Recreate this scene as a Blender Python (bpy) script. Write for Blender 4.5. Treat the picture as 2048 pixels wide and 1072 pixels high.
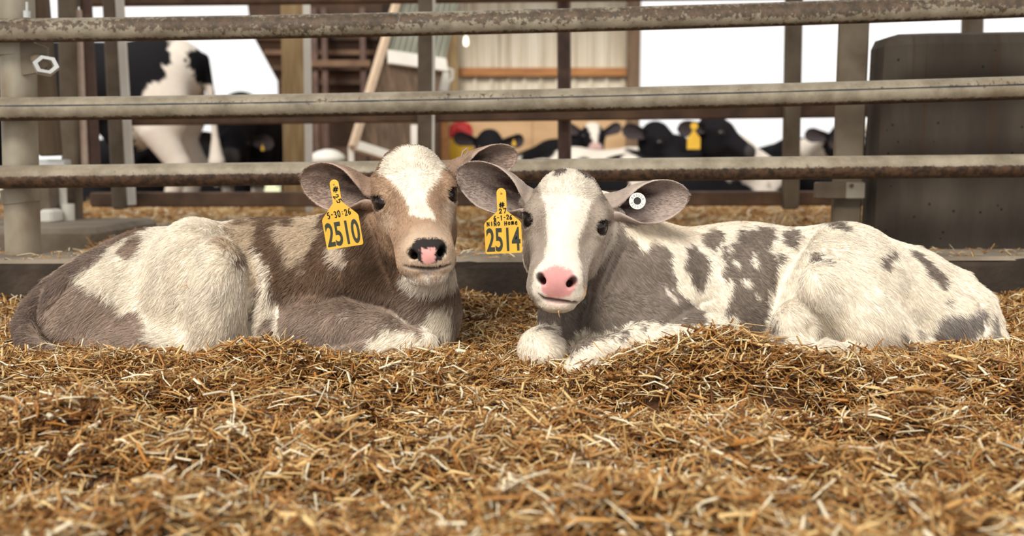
import bpy, math, random
import numpy as np
from mathutils import Vector, Matrix
from mathutils.bvhtree import BVHTree

for o in list(bpy.data.objects):
    bpy.data.objects.remove(o)
SC = bpy.context.scene
COL = SC.collection
random.seed(7)
RNG = np.random.default_rng(11)

# ------------------------------------------------------------------ camera
FPX = 1991.0
CAM = np.array([0.0, -2.15, 0.42])
PITCH = math.radians(6.36)
cam_d = bpy.data.cameras.new('camera')
cam_d.sensor_width = 36.0
cam_d.lens = 35.0
cam_d.clip_start = 0.02
cam_d.dof.use_dof = True
cam_d.dof.focus_distance = 2.0
cam_d.dof.aperture_fstop = 2.9
cam = bpy.data.objects.new('camera', cam_d)
COL.objects.link(cam)
cam.location = CAM
cam.rotation_euler = (math.radians(90) - PITCH, 0, 0)
SC.camera = cam

# ------------------------------------------------------------------ world, sun, exposure
world = bpy.data.worlds.new('overcast_sky')
SC.world = world
world.use_nodes = True
wn = world.node_tree
bg = wn.nodes['Background']
bg.inputs[0].default_value = (1.0, 0.985, 0.96, 1)
bg.inputs[1].default_value = 1.15
sun_d = bpy.data.lights.new('hazy_sun', 'SUN')
sun_d.energy = 3.4
sun_d.angle = math.radians(24)
sun_d.color = (1.0, .95, .87)
sun = bpy.data.objects.new('hazy_sun', sun_d)
COL.objects.link(sun)
sun.location = (-3, -5, 6)
sun.rotation_euler = (math.radians(50), 0, math.radians(-20))
SC.view_settings.view_transform = 'Standard'
SC.view_settings.look = 'None'
SC.view_settings.gamma = 1.0
SC.view_settings.use_curve_mapping = False
SC.view_settings.exposure = 0.0


def at(u, v, Y):
    """world point on the sight line of photo pixel (u, v) at world depth Y"""
    dx = (u - 1024) / FPX
    dv = (v - 536) / FPX
    d = np.array([dx, math.cos(PITCH) - dv * math.sin(PITCH), -math.sin(PITCH) - dv * math.cos(PITCH)])
    return CAM + d * ((Y - CAM[1]) / d[1])


def ground(u, v, z=0.0):
    dx = (u - 1024) / FPX
    dv = (v - 536) / FPX
    d = np.array([dx, math.cos(PITCH) - dv * math.sin(PITCH), -math.sin(PITCH) - dv * math.cos(PITCH)])
    return CAM + d * ((z - CAM[2]) / d[2])


def scale_at(Y):
    return FPX / (Y - CAM[1])


# ------------------------------------------------------------------ materials
def srgb(r, g, b):
    def f(c):
        c /= 255.0
        return c / 12.92 if c <= 0.04045 else ((c + 0.055) / 1.055) ** 2.4
    return (f(r), f(g), f(b), 1.0)


def mat_new(name):
    m = bpy.data.materials.new(name)
    m.use_nodes = True
    nt = m.node_tree
    return m, nt, nt.nodes['Principled BSDF']


def nd(nt, t, **kw):
    n = nt.nodes.new(t)
    for k, v in kw.items():
        setattr(n, k, v)
    return n


def mat_noise(name, stops, scale=8.0, detail=6.0, rough=0.7, stretch=(1, 1, 1), bump=0.0, bscale=None, metal=0.0, coord='Object', distortion=0.0):
    m, nt, bs = mat_new(name)
    tc = nd(nt, 'ShaderNodeTexCoord')
    mp = nd(nt, 'ShaderNodeMapping')
    mp.inputs['Scale'].default_value = stretch
    nz = nd(nt, 'ShaderNodeTexNoise')
    nz.inputs['Scale'].default_value = scale
    nz.inputs['Detail'].default_value = detail
    nz.inputs['Distortion'].default_value = distortion
    rp = nd(nt, 'ShaderNodeValToRGB')
    els = rp.color_ramp.elements
    while len(els) < len(stops):
        els.new(0.5)
    for e, (p, c) in zip(els, stops):
        e.position = p
        e.color = c
    nt.links.new(tc.outputs[coord], mp.inputs[0])
    nt.links.new(mp.outputs[0], nz.inputs[0])
    nt.links.new(nz.outputs[0], rp.inputs[0])
    nt.links.new(rp.outputs[0], bs.inputs['Base Color'])
    bs.inputs['Roughness'].default_value = rough
    bs.inputs['Metallic'].default_value = metal
    if bump:
        bp = nd(nt, 'ShaderNodeBump')
        bp.inputs['Strength'].default_value = bump
        bp.inputs['Distance'].default_value = 0.01
        n2 = nd(nt, 'ShaderNodeTexNoise')
        n2.inputs['Scale'].default_value = bscale or scale * 6
        n2.inputs['Detail'].default_value = 8
        nt.links.new(mp.outputs[0], n2.inputs[0])
        nt.links.new(n2.outputs[0], bp.inputs['Height'])
        nt.links.new(bp.outputs[0], bs.inputs['Normal'])
    return m


def mat_flat(name, col, rough=0.5, metal=0.0, spec=0.5, coat=0.0):
    """a plain material with a faint grain in its colour"""
    c = np.array(col[:3])
    m = mat_noise(name, [(0.3, (*(c * 0.9), 1)), (0.7, (*np.minimum(c * 1.08, 1), 1))], scale=30, detail=3, rough=rough, metal=metal)
    bs = m.node_tree.nodes['Principled BSDF']
    bs.inputs['Specular IOR Level'].default_value = spec
    bs.inputs['Coat Weight'].default_value = coat
    return m


def mat_attr(name, attr, rough=0.6, spec=0.3, sheen=0.0, noise=0.0, nscale=60.0):
    m, nt, bs = mat_new(name)
    a = nd(nt, 'ShaderNodeAttribute')
    a.attribute_name = attr
    out = a.outputs['Color']
    if noise:
        tc = nd(nt, 'ShaderNodeTexCoord')
        nz = nd(nt, 'ShaderNodeTexNoise')
        nz.inputs['Scale'].default_value = nscale
        nz.inputs['Detail'].default_value = 5
        nt.links.new(tc.outputs['Object'], nz.inputs[0])
        mr = nd(nt, 'ShaderNodeMapRange')
        mr.inputs['To Min'].default_value = 1 - noise
        mr.inputs['To Max'].default_value = 1 + noise
        nt.links.new(nz.outputs[0], mr.inputs[0])
        mx = nd(nt, 'ShaderNodeVectorMath', operation='SCALE')
        nt.links.new(out, mx.inputs[0])
        nt.links.new(mr.outputs[0], mx.inputs['Scale'])
        out = mx.outputs[0]
    nt.links.new(out, bs.inputs['Base Color'])
    bs.inputs['Roughness'].default_value = rough
    bs.inputs['Specular IOR Level'].default_value = spec
    if sheen:
        bs.inputs['Sheen Weight'].default_value = sheen
    return m


# ------------------------------------------------------------------ objects
def tag(o, label=None, cat=None, group=None, kind=None):
    if label:
        o['label'] = label
    if cat:
        o['category'] = cat
    if group:
        o['group'] = group
    if kind:
        o['kind'] = kind
    return o


def empty(name, loc=(0, 0, 0), rz=0.0):
    o = bpy.data.objects.new(name, None)
    COL.objects.link(o)
    o.empty_display_size = 0.05
    o.location = loc
    o.rotation_euler = (0, 0, rz)
    return o


def link(name, me, mat=None, parent=None, loc=None, smooth=False):
    if mat is not None:
        me.materials.clear()
        me.materials.append(mat)
    if smooth:
        me.polygons.foreach_set('use_smooth', np.ones(len(me.polygons), bool))
    o = bpy.data.objects.new(name, me)
    COL.objects.link(o)
    if parent is not None:
        o.parent = parent
        # children are modelled in world space: undo the parent's own transform
        bpy_m = parent_matrix(parent)
        o.matrix_parent_inverse = bpy_m.inverted()
    if loc is not None:
        o.location = loc
    return o


def parent_matrix(p):
    m = Matrix.LocRotScale(p.location, p.rotation_euler, p.scale)
    if p.parent is not None:
        m = parent_matrix(p.parent) @ p.matrix_parent_inverse @ m
    return m


def fast_mesh(name, V, quads=None, tris=None):
    me = bpy.data.meshes.new(name)
    V = np.asarray(V, np.float32)
    loops = []
    sizes = []
    if quads is not None and len(quads):
        loops.append(np.asarray(quads, np.int32).ravel())
        sizes.append(np.full(len(quads), 4, np.int32))
    if tris is not None and len(tris):
        loops.append(np.asarray(tris, np.int32).ravel())
        sizes.append(np.full(len(tris), 3, np.int32))
    L = np.concatenate(loops)
    S = np.concatenate(sizes)
    me.vertices.add(len(V))
    me.vertices.foreach_set('co', V.ravel())
    me.loops.add(len(L))
    me.loops.foreach_set('vertex_index', L)
    me.polygons.add(len(S))
    st = np.zeros(len(S), np.int32)
    st[1:] = np.cumsum(S)[:-1]
    me.polygons.foreach_set('loop_start', st)
    me.polygons.foreach_set('loop_total', S)
    me.update(calc_edges=True)
    return me


def vcol(me, C, name='coat'):
    a = me.attributes.new(name, 'FLOAT_COLOR', 'POINT')
    C = np.asarray(C, np.float32)
    if C.shape[1] == 3:
        C = np.concatenate([C, np.ones((len(C), 1), np.float32)], 1)
    a.data.foreach_set('color', C.ravel())


class MB:
    """collects boxes, tubes and prisms into one mesh"""

    def __init__(s):
        s.V = []
        s.F = []

    def add(s, V, F):
        b = len(s.V)
        s.V += [tuple(map(float, v)) for v in V]
        s.F += [tuple(i + b for i in f) for f in F]
        return s

    def box(s, c, h, R=None, bev=0.0):
        """box with centre c, half sizes h, rotation R, chamfered long edges"""
        hx, hy, hz = h
        b = min(bev, hx * .9, hy * .9, hz * .9)
        if b <= 0:
            V = np.array([(x, y, z) for x in (-hx, hx) for y in (-hy, hy) for z in (-hz, hz)])
            F = [(0, 1, 3, 2), (4, 6, 7, 5), (0, 4, 5, 1), (2, 3, 7, 6), (0, 2, 6, 4), (1, 5, 7, 3)]
        else:
            V = []
            for z, q in ((-hz, b), (-hz + b, 0), (hz - b, 0), (hz, b)):
                ax, ay = hx - q, hy - q
                V += [(-ax + b, -ay, z), (ax - b, -ay, z), (ax, -ay + b, z), (ax, ay - b, z), (ax - b, ay, z), (-ax + b, ay, z), (-ax, ay - b, z), (-ax, -ay + b, z)]
            V = np.array(V)
            F = [tuple(range(7, -1, -1)), tuple(range(24, 32))]
            for r in range(3):
                for i in range(8):
                    j = (i + 1) % 8
                    F.append((r * 8 + i, r * 8 + j, r * 8 + 8 + j, r * 8 + 8 + i))
        if R is not None:
            V = V @ np.array(R).T
        return s.add(V + np.array(c), F)

    def beam(s, p, q, w, t, up=(0, 0, 1), bev=0.0):
        """rectangular bar from p to q, width w along up, thickness t across"""
        p, q = np.array(p, float), np.array(q, float)
        a = q - p
        L = np.linalg.norm(a)
        a = a / L
        up = np.array(up, float)
        up = up - a * (up @ a)
        up /= np.linalg.norm(up)
        b = np.cross(a, up)
        R = np.stack([b, up, a], 1)
        return s.box((p + q) / 2, (t / 2, w / 2, L / 2), R, bev)

    def tube(s, pts, r, n=16, caps=True):
        pts = [np.array(p, float) for p in pts]
        rr = r if hasattr(r, '__len__') else [r] * len(pts)
        V = []
        ref = None
        for i, p in enumerate(pts):
            a = pts[min(i + 1, len(pts) - 1)] - pts[max(i - 1, 0)]
            a = a / (np.linalg.norm(a) + 1e-9)
            if ref is None:
                ref = np.array((0, 0, 1.0)) if abs(a[2]) < .9 else np.array((0, 1.0, 0))
            ref = ref - a * (ref @ a)
            ref /= np.linalg.norm(ref)
            b = np.cross(a, ref)
            for k in range(n):
                t = 2 * math.pi * k / n
                V.append(p + rr[i] * (ref * math.cos(t) + b * math.sin(t)))
        F = []
        for i in range(len(pts) - 1):
            for k in range(n):
                F.append((i * n + k, i * n + (k + 1) % n, (i + 1) * n + (k + 1) % n, (i + 1) * n + k))
        if caps:
            F.append(tuple(range(n - 1, -1, -1)))
            F.append(tuple(range((len(pts) - 1) * n, len(pts) * n)))
        return s.add(V, F)

    def prism(s, poly, o, ax, ay, thick):
        """polygon (2-D list) in the plane through o spanned by ax, ay; extruded by thick along ax x ay"""
        o, ax, ay = (np.array(v, float) for v in (o, ax, ay))
        nrm = np.cross(ax, ay)
        nrm /= np.linalg.norm(nrm)
        n = len(poly)
        A = [o + ax * x + ay * y for x, y in poly]
        V = A + [p + nrm * thick for p in A]
        F = [tuple(range(n - 1, -1, -1)), tuple(range(n, 2 * n))]
        for i in range(n):
            j = (i + 1) % n
            F.append((i, j, n + j, n + i))
        return s.add(V, F)

    def build(s, name, mat, parent=None, smooth=False):
        me = bpy.data.meshes.new(name)
        me.from_pydata(s.V, [], s.F)
        me.update()
        if smooth:
            me.shade_smooth()
            if hasattr(me, 'set_sharp_from_angle'):
                me.set_sharp_from_angle(angle=math.radians(40))
        return link(name, me, mat, parent)


def copy_tree(o, parent=None):
    c = o.copy()
    COL.objects.link(c)
    if parent is not None:
        c.parent = parent
    for ch in [x for x in bpy.data.objects if x.parent == o]:
        copy_tree(ch, c)
    return c


# ------------------------------------------------------------------ numpy noise
def hash3(i, j, k, s=0):
    h = (i * 374761393 + j * 668265263 + k * 2147483647 + s * 144665) & 0xffffffff
    h = ((h ^ (h >> 13)) * 1274126177) & 0xffffffff
    h = (h ^ (h >> 16)) & 0xffff
    return h / 65535.0


def vnoise(P, sc, seed=0):
    """value noise in -1..1 at points P (N,3), feature size sc"""
    q = np.asarray(P, np.float64) / sc + 1000.0
    i = np.floor(q).astype(np.int64)
    f = q - i
    f = f * f * (3 - 2 * f)
    r = 0
    for a in (0, 1):
        for b in (0, 1):
            for c in (0, 1):
                w = (f[:, 0] if a else 1 - f[:, 0]) * (f[:, 1] if b else 1 - f[:, 1]) * (f[:, 2] if c else 1 - f[:, 2])
                r = r + w * hash3(i[:, 0] + a, i[:, 1] + b, i[:, 2] + c, seed)
    return r * 2 - 1


def fbm(P, sc, seed=0, o=3):
    r, a = 0, 1.0
    for k in range(o):
        r = r + a * vnoise(P, sc / 2 ** k, seed + k * 17)
        a *= .5
    return r


# ------------------------------------------------------------------ smooth solid modelling on a grid
class Field:
    def __init__(s, xs, ys, zs):
        s.ax = [np.asarray(a, np.float32) for a in (xs, ys, zs)]
        s.D = np.full([len(a) for a in s.ax], 9.0, np.float32)

    def _sub(s, lo, hi):
        sl = []
        for a, l, h in zip(s.ax, lo, hi):
            i0, i1 = np.searchsorted(a, l), np.searchsorted(a, h)
            if i1 - i0 < 1:
                return None, None
            sl.append(slice(i0, i1))
        P = np.stack(np.meshgrid(*[a[q] for a, q in zip(s.ax, sl)], indexing='ij'), -1)
        return tuple(sl), P

    def _mix(s, sl, d, k, op):
        A = s.D[sl]
        if op == 'u':
            if k > 0:
                h = np.clip(.5 + .5 * (A - d) / k, 0, 1)
                A = A + (d - A) * h - k * h * (1 - h)
            else:
                A = np.minimum(A, d)
        else:
            if k > 0:
                h = np.clip(.5 - .5 * (A + d) / k, 0, 1)
                A = A + (-d - A) * h + k * h * (1 - h)
            else:
                A = np.maximum(A, -d)
        s.D[sl] = A

    def ell(s, c, r, R=None, k=.02, op='u'):
        c = np.array(c, float)
        r = np.array(r, float)
        m = r.max() + k + .012
        sl, P = s._sub(c - m, c + m)
        if sl is None:
            return
        q = P - c.astype(np.float32)
        if R is not None:
            q = q @ np.array(R, np.float32)
        k0 = np.linalg.norm(q / r.astype(np.float32), axis=-1)
        k1 = np.linalg.norm(q / (r * r).astype(np.float32), axis=-1)
        s._mix(sl, k0 * (k0 - 1) / np.maximum(k1, 1e-6), k, op)

    def cone(s, a, ra, b, rb, k=.02, op='u', flat=1.0):
        """capsule with a radius that runs from ra to rb; flat scales it across y"""
        a, b = np.array(a, float), np.array(b, float)
        m = max(ra, rb) * max(1, flat) + k + .012
        sl, P = s._sub(np.minimum(a, b) - m, np.maximum(a, b) + m)
        if sl is None:
            return
        ab = (b - a).astype(np.float32)
        q = P - a.astype(np.float32)
        h = np.clip(q @ ab / (ab @ ab), 0, 1)
        e = q - h[..., None] * ab
        if flat != 1.0:
            e = e * np.array([1, 1 / flat, 1], np.float32)
        s._mix(sl, np.linalg.norm(e, axis=-1) - (ra + (rb - ra) * h), k, op)

    def chain(s, pts, k=.02, op='u', flat=1.0):
        for (a, ra), (b, rb) in zip(pts[:-1], pts[1:]):
            s.cone(a, ra, b, rb, k, op, flat)

    def mesh(s):
        D = s.D
        D[0] = D[-1] = 9
        D[:, 0] = D[:, -1] = 9
        D[:, :, 0] = D[:, :, -1] = 9
        nx, ny, nz = D.shape
        S = D < 0
        cnt = np.zeros((nx - 1, ny - 1, nz - 1), np.int8)
        for a in (0, 1):
            for b in (0, 1):
                for c in (0, 1):
                    cnt += S[a:nx - 1 + a, b:ny - 1 + b, c:nz - 1 + c]
        act = (cnt > 0) & (cnt < 8)
        I = np.argwhere(act)
        idx = np.full(act.shape, -1, np.int32)
        idx[act] = np.arange(len(I), dtype=np.int32)
        acc = np.zeros((len(I), 3))
        num = np.zeros(len(I))
        X = s.ax
        corners = [(a, b, c) for a in (0, 1) for b in (0, 1) for c in (0, 1)]
        for p in corners:
            for ax in range(3):
                if p[ax]:
                    continue
                q = list(p)
                q[ax] = 1
                ip, iq = I + np.array(p), I + np.array(q)
                dp = D[ip[:, 0], ip[:, 1], ip[:, 2]]
                dq = D[iq[:, 0], iq[:, 1], iq[:, 2]]
                m = (dp < 0) != (dq < 0)
                t = dp / np.where(np.abs(dp - dq) < 1e-9, 1, dp - dq)
                t = np.clip(t, 0, 1)
                for e in range(3):
                    cp, cq = X[e][ip[:, e]], X[e][iq[:, e]]
                    acc[:, e] += np.where(m, cp + (cq - cp) * t, 0)
                num += m
        V = acc / num[:, None]
        Q = []
        for ax in range(3):
            b, c = (ax + 1) % 3, (ax + 2) % 3
            sa = [slice(None)] * 3
            sb = [slice(None)] * 3
            sa[ax], sb[ax] = slice(0, -1), slice(1, None)
            ch = S[tuple(sa)] != S[tuple(sb)]
            E = np.argwhere(ch)
            ok = (E[:, b] > 0) & (E[:, c] > 0) & (E[:, b] < D.shape[b] - 1) & (E[:, c] < D.shape[c] - 1)
            E = E[ok]
            st = S[E[:, 0], E[:, 1], E[:, 2]]

            def ix(db, dc):
                F = E.copy()
                F[:, b] -= db
                F[:, c] -= dc
                return idx[F[:, 0], F[:, 1], F[:, 2]]
            q = np.stack([ix(1, 1), ix(0, 1), ix(0, 0), ix(1, 0)], 1)
            q[~st] = q[~st][:, ::-1]
            Q.append(q)
        Q = np.concatenate(Q)
        Q = Q[(Q >= 0).all(1)]
        return V, Q


def grid_axis(lo, hi, coarse, fine_lo=None, fine_hi=None, fine=None):
    out = []
    x = lo
    while x < hi:
        out.append(x)
        if fine_lo is not None and fine_lo <= x <= fine_hi:
            x += fine
        else:
            x += coarse
    return np.array(out)


def rot(axis, deg):
    return np.array(Matrix.Rotation(math.radians(deg), 3, axis))


def relax(V, Q, n=2, lam=.4):
    """a little averaging so the grid does not show"""
    e = np.concatenate([Q[:, [0, 1]], Q[:, [1, 2]], Q[:, [2, 3]], Q[:, [3, 0]]])
    for _ in range(n):
        s = np.zeros_like(V)
        c = np.zeros(len(V))
        for a, b in ((0, 1), (1, 0)):
            for d in range(3):
                s[:, d] += np.bincount(e[:, a], V[e[:, b], d], len(V))
            c += np.bincount(e[:, a], minlength=len(V))
        V = V + lam * (s / c[:, None] - V)
    return V


def normals(V, Q):
    n = np.cross(V[Q[:, 2]] - V[Q[:, 0]], V[Q[:, 3]] - V[Q[:, 1]])
    N = np.zeros_like(V)
    for c in range(4):
        for d in range(3):
            N[:, d] += np.bincount(Q[:, c], n[:, d], len(V))
    return N / (np.linalg.norm(N, axis=1, keepdims=True) + 1e-12), n


def poly_sd(P, poly):
    """signed distance of 2-D points to a polygon, negative inside"""
    poly = np.asarray(poly)
    d = np.full(len(P), 1e9)
    ins = np.zeros(len(P), bool)
    n = len(poly)
    for i in range(n):
        a, b = poly[i], poly[(i + 1) % n]
        e = b - a
        w = P - a
        t = np.clip((w @ e) / (e @ e + 1e-12), 0, 1)
        d = np.minimum(d, ((w - t[:, None] * e) ** 2).sum(1))
        c = (a[1] > P[:, 1]) != (b[1] > P[:, 1])
        xx = a[0] + (P[:, 1] - a[1]) / (b[1] - a[1] + 1e-12) * e[0]
        ins ^= c & (P[:, 0] < xx)
    d = np.sqrt(d)
    return np.where(ins, -d, d)


def chaikin(poly, n=1):
    p = np.asarray(poly, float)
    for _ in range(n):
        q = np.roll(p, -1, 0)
        p = np.stack([.75 * p + .25 * q, .25 * p + .75 * q], 1).reshape(-1, 2)
    return p
# ================================================================== the setting
M_CONC = mat_noise('old_concrete', [(0.25, srgb(96, 86, 72)), (0.5, srgb(128, 116, 100)), (0.75, srgb(156, 143, 126))], scale=5, detail=8, rough=.9, bump=.5, bscale=60)
M_CURB = mat_noise('dirty_concrete', [(0.3, srgb(34, 27, 20)), (0.55, srgb(54, 44, 35)), (0.8, srgb(84, 71, 57))], scale=6, detail=8, rough=.92, bump=.6, bscale=50)
M_EARTH = mat_noise('barn_floor', [(0.3, srgb(88, 66, 44)), (0.7, srgb(130, 100, 66))], scale=3, rough=.95)
M_ROOF = mat_noise('roof_boards', [(0.3, srgb(92, 84, 74)), (0.7, srgb(120, 110, 98))], scale=2, rough=.9, stretch=(1, 8, 1))
M_FIELD = mat_noise('pale_field', [(0.3, srgb(178, 186, 140)), (0.7, srgb(206, 205, 168))], scale=.6, rough=.95)
M_GIRT = mat_noise('stained_wood', [(0.2, srgb(146, 95, 52)), (0.6, srgb(178, 122, 72)), (0.9, srgb(196, 146, 96))], scale=4, rough=.75, stretch=(1, 6, 6), bump=.2)
M_PLY = mat_noise('plywood', [(0.2, srgb(176, 138, 98)), (0.55, srgb(202, 166, 124)), (0.85, srgb(216, 184, 144))], scale=1.6, rough=.8, stretch=(1, 1, 3), bump=.1)
M_SHEET = mat_noise('dusty_metal_sheet', [(0.2, srgb(178, 160, 132)), (0.5, srgb(216, 204, 182)), (0.8, srgb(232, 224, 208))], scale=1.5, rough=.6, stretch=(6, 6, .5))
M_POST = mat_noise('timber_post', [(0.2, srgb(138, 112, 76)), (0.5, srgb(174, 146, 104)), (0.85, srgb(206, 184, 144))], scale=5, rough=.8, stretch=(6, 6, .8), bump=.2)

st = lambda o: tag(o, kind='structure')
st(MB().box((0, 1.75, -.14), (14, 3.75, .04)).build('floor', M_EARTH))
st(MB().box((0, 9.8, -.26), (14, 4.3, .04)).build('floor', M_EARTH))
st(MB().box((0, 60, -.42), (110, 46, .05)).build('ground', M_FIELD))
ROOF_FRONT = -2.3
# unseen roof in two pieces; front edge and added gap shape the light
st(MB().box((0, (1.1 + ROOF_FRONT) / 2, 3.5), (14, (1.1 - ROOF_FRONT) / 2, .08)).build('ceiling', M_ROOF))
st(MB().box((0, 10.6, 3.5), (14, 2.9, .08)).build('ceiling', M_ROOF))

# concrete curb that closes the pen
c0 = at(-500, 524, .50)
c1 = at(2560, 514, .50)
curb = MB()
zt0, zt1 = c0[2], c1[2]
x0, x1 = c0[0], c1[0]
rs = np.random.default_rng(5)
NX = 60
Vc, Fc = [], []
for i in range(NX + 1):
    f = i / NX
    x = x0 + (x1 - x0) * f
    z = zt0 + (zt1 - zt0) * f
    j = lambda: rs.normal(0, .0022)
    Vc += [(x, .50 + j(), -.10), (x, .497 + j(), z - .022), (x, .503 + j(), z - .006 + j()), (x, .515 + j(), z + j()), (x, .71 + j(), z + j()), (x, .73, z - .02), (x, .73, -.10)]
for i in range(NX):
    for k in range(6):
        a = i * 7 + k
        Fc.append((a, a + 7, a + 8, a + 1))
curb.add(Vc, Fc)
curb_o = st(curb.build('concrete_curb', M_CURB))
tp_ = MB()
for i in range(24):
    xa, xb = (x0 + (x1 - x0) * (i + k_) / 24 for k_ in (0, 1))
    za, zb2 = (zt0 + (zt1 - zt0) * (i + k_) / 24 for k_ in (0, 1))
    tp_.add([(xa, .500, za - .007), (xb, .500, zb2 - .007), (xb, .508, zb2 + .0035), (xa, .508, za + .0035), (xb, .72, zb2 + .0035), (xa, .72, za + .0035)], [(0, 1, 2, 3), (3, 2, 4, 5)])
tp_.build('lit_top', M_CONC, curb_o)  # paler concrete cap puts the light on the curb top into its colour

# ---- back wall: metal sheets above plywood, timber girts and corner posts
YB = 9.5
wl, wr = at(868, 300, YB)[0], at(1262, 300, YB)[0]
zp = at(1000, 236, YB)[2]
ZR = 3.42
# dark boarded partition behind the hopper
M_DARKBOARD = mat_noise('dark_boards', [(0.2, srgb(52, 36, 26)), (0.6, srgb(84, 60, 44)), (0.9, srgb(112, 84, 62))], scale=5, rough=.85, stretch=(5, 5, .6))
pa, pb_ = at(556, 300, 8.9)[0], at(880, 300, 8.9)[0]
part_ = st(MB().box(((pa + pb_) / 2, 8.99, 1.55), ((pb_ - pa) / 2, .02, 1.85)).build('wall_back', M_DARKBOARD))
for k in range(9):
    w_ = (pb_ - pa) / 9
    MB().box((pa + w_ * (k + .5), 8.94 + .006 * (k % 3), 1.55), (w_ / 2 - .008, .014, 1.84), bev=.003).build('board', M_DARKBOARD, part_)
wall = st(MB().box(((wl + wr) / 2, YB + .14, (ZR - .25) / 2), ((wr - wl) / 2, .03, (ZR + .2) / 2)).build('wall_back', M_PLY))
n_sh = 3
sw = (wr - wl) / n_sh
for k in range(n_sh):
    V, F = [], []
    a = wl + sw * k + .004
    prof = []
    for r in range(4):
        o = a + r * (sw - .008) / 4
        q = (sw - .008) / 4
        prof += [(o, 0), (o + .34 * q, 0), (o + .42 * q, -.028), (o + .58 * q, -.028), (o + .66 * q, 0)]
    prof.append((a + sw - .008, 0))
    for x, dy in prof:
        V += [(x, YB + .06 + dy, zp - .02), (x, YB + .06 + dy, ZR)]
    for x, dy in prof:
        V += [(x, YB + .07 + dy, zp - .02), (x, YB + .07 + dy, ZR)]
    m = len(prof)
    for i in range(m - 1):
        F.append((2 * i, 2 * i + 2, 2 * i + 3, 2 * i + 1))
        F.append((2 * m + 2 * i + 1, 2 * m + 2 * i + 3, 2 * m + 2 * i + 2, 2 * m + 2 * i))
    MB().add(V, F).build('metal_sheet', M_SHEET, wall)
for k in range(2):
    a = wl + (wr - wl) * k / 2
    MB().box((a + (wr - wl) / 4, YB + .045, (zp - .22) / 2), ((wr - wl) / 4 - .003, .012, (zp + .22) / 2 - .004)).build('plywood_panel', M_PLY, wall)
zg = at(1000, 144, YB)[2]
for z in (zg, zg + 1.05):
    MB().box(((wl + wr) / 2, YB + .0, z), ((wr - wl) / 2 - .05, .02, .048), bev=.004).build('girt', M_GIRT, wall)
M_DKPOST = mat_noise('weathered_post', [(0.2, srgb(84, 66, 50)), (0.6, srgb(122, 98, 76)), (0.9, srgb(150, 126, 102))], scale=5, rough=.85, stretch=(6, 6, .8))
for u0, u1, mm in ((1252, 1277, M_DKPOST), (893, 917, M_POST)):
    p0, p1 = at(u0, 300, YB - .1), at(u1, 300, YB - .1)
    MB().box(((p0[0] + p1[0]) / 2, YB - .1, 1.57), ((p1[0] - p0[0]) / 2, .07, 1.83), bev=.006).build('wall_post', mm, wall)
st(MB().box((0, 12.2, 3.16), (14, .1, .22), bev=.01).build('trim_1', M_POST))

# ================================================================== straw
CTRL = []
for u, v in [(-260, 700), (-120, 700), (0, 694), (60, 702), (130, 706), (240, 710), (350, 714), (420, 704), (470, 690), (510, 684), (560, 688), (615, 714), (680, 702), (760, 696), (840, 682), (880, 674), (930, 690), (985, 716), (1050, 742),
             (1120, 748), (1180, 734), (1250, 704), (1330, 672), (1400, 668), (1480, 684), (1550, 704), (1620, 716), (1700, 724), (1800, 718), (1900, 710), (1990, 714), (2048, 694), (2200, 690), (2350, 690)]:
    p_ = at(u, v, -.31)
    CTRL.append((p_[0], p_[1], p_[2] - (.042 if u < 1100 or 1300 < u < 1450 else .018), .075, .09))
for u, v, Y in [(-200, 612, .45), (0, 614, .45), (30, 630, .36), (912, 580, .47), (960, 596, .47), (1010, 612, .47), (1060, 606, .47), (930, 640, .25), (1010, 664, .2), (2010, 606, .40), (2048, 590, .47), (2250, 590, .45), (985, 700, -.05), (1030, 716, -.1)]:
    CTRL.append((*at(u, v, Y), .09, .13))
for x in np.arange(-1.3, 1.4, .22):
    for y in (.05, .25, .45):
        CTRL.append((x, y, .015 if y < .4 else .04, .12, .12))
    for y in (-.62, -.85, -1.1, -1.35):
        CTRL.append((x, y, .004 + .0 * y, .12, .12))
CTRL = np.array(CTRL)
HOLL = [(1700, 885, .15, .075, -.085), (1600, 815, .09, .055, -.055), (335, 832, .10, .06, -.07), (1110, 800, .14, .05, -.038), (700, 790, .12, .05, -.03), (1300, 900, .12, .06, -.025), (860, 900, .14, .06, -.03), (230, 960, .16, .06, -.02),
        (230, 760, .14, .06, .026), (560, 760, .15, .06, .030), (1450, 770, .16, .06, .032), (1900, 790, .14, .07, .032), (120, 880, .12, .06, .03), (820, 800, .08, .05, .018), (1000, 880, .12, .06, .030), (1480, 900, .10, .06, .028), (600, 900, .14, .06, .022), (1950, 950, .14, .08, .02)]
HOLL = [(*ground(u, v)[:2], a, b, h) for u, v, a, b, h in HOLL]


def straw_h(x, y, lump=True):
    num = np.zeros_like(x)
    den = np.full_like(x, 1e-4)
    for cx, cy, cz, sx, sy in CTRL:
        w = np.exp(-((x - cx) / sx) ** 2 - ((y - cy) / sy) ** 2)
        num += w * cz
        den += w
    z = num / den
    for hx, hy, a, b, h in HOLL:
        z += 1.45 * h * np.exp(-((x - hx) / a) ** 2 - ((y - hy) / b) ** 2)
    if lump:
        P = np.stack([x, y * 1.3, np.zeros_like(x)], 1)
        fade = np.clip((-.30 - y) / .22, .18, 1)
        z = z + fade * (.030 * vnoise(P, .17, 3) + .027 * vnoise(P, .08, 8) + .011 * vnoise(P, .036, 12))
    return z


STRAW_COLS = np.array([srgb(168, 116, 60)[:3], srgb(198, 151, 90)[:3], srgb(134, 86, 41)[:3], srgb(224, 191, 132)[:3], srgb(247, 233, 200)[:3], srgb(88, 55, 28)[:3], srgb(186, 127, 60)[:3]])


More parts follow.
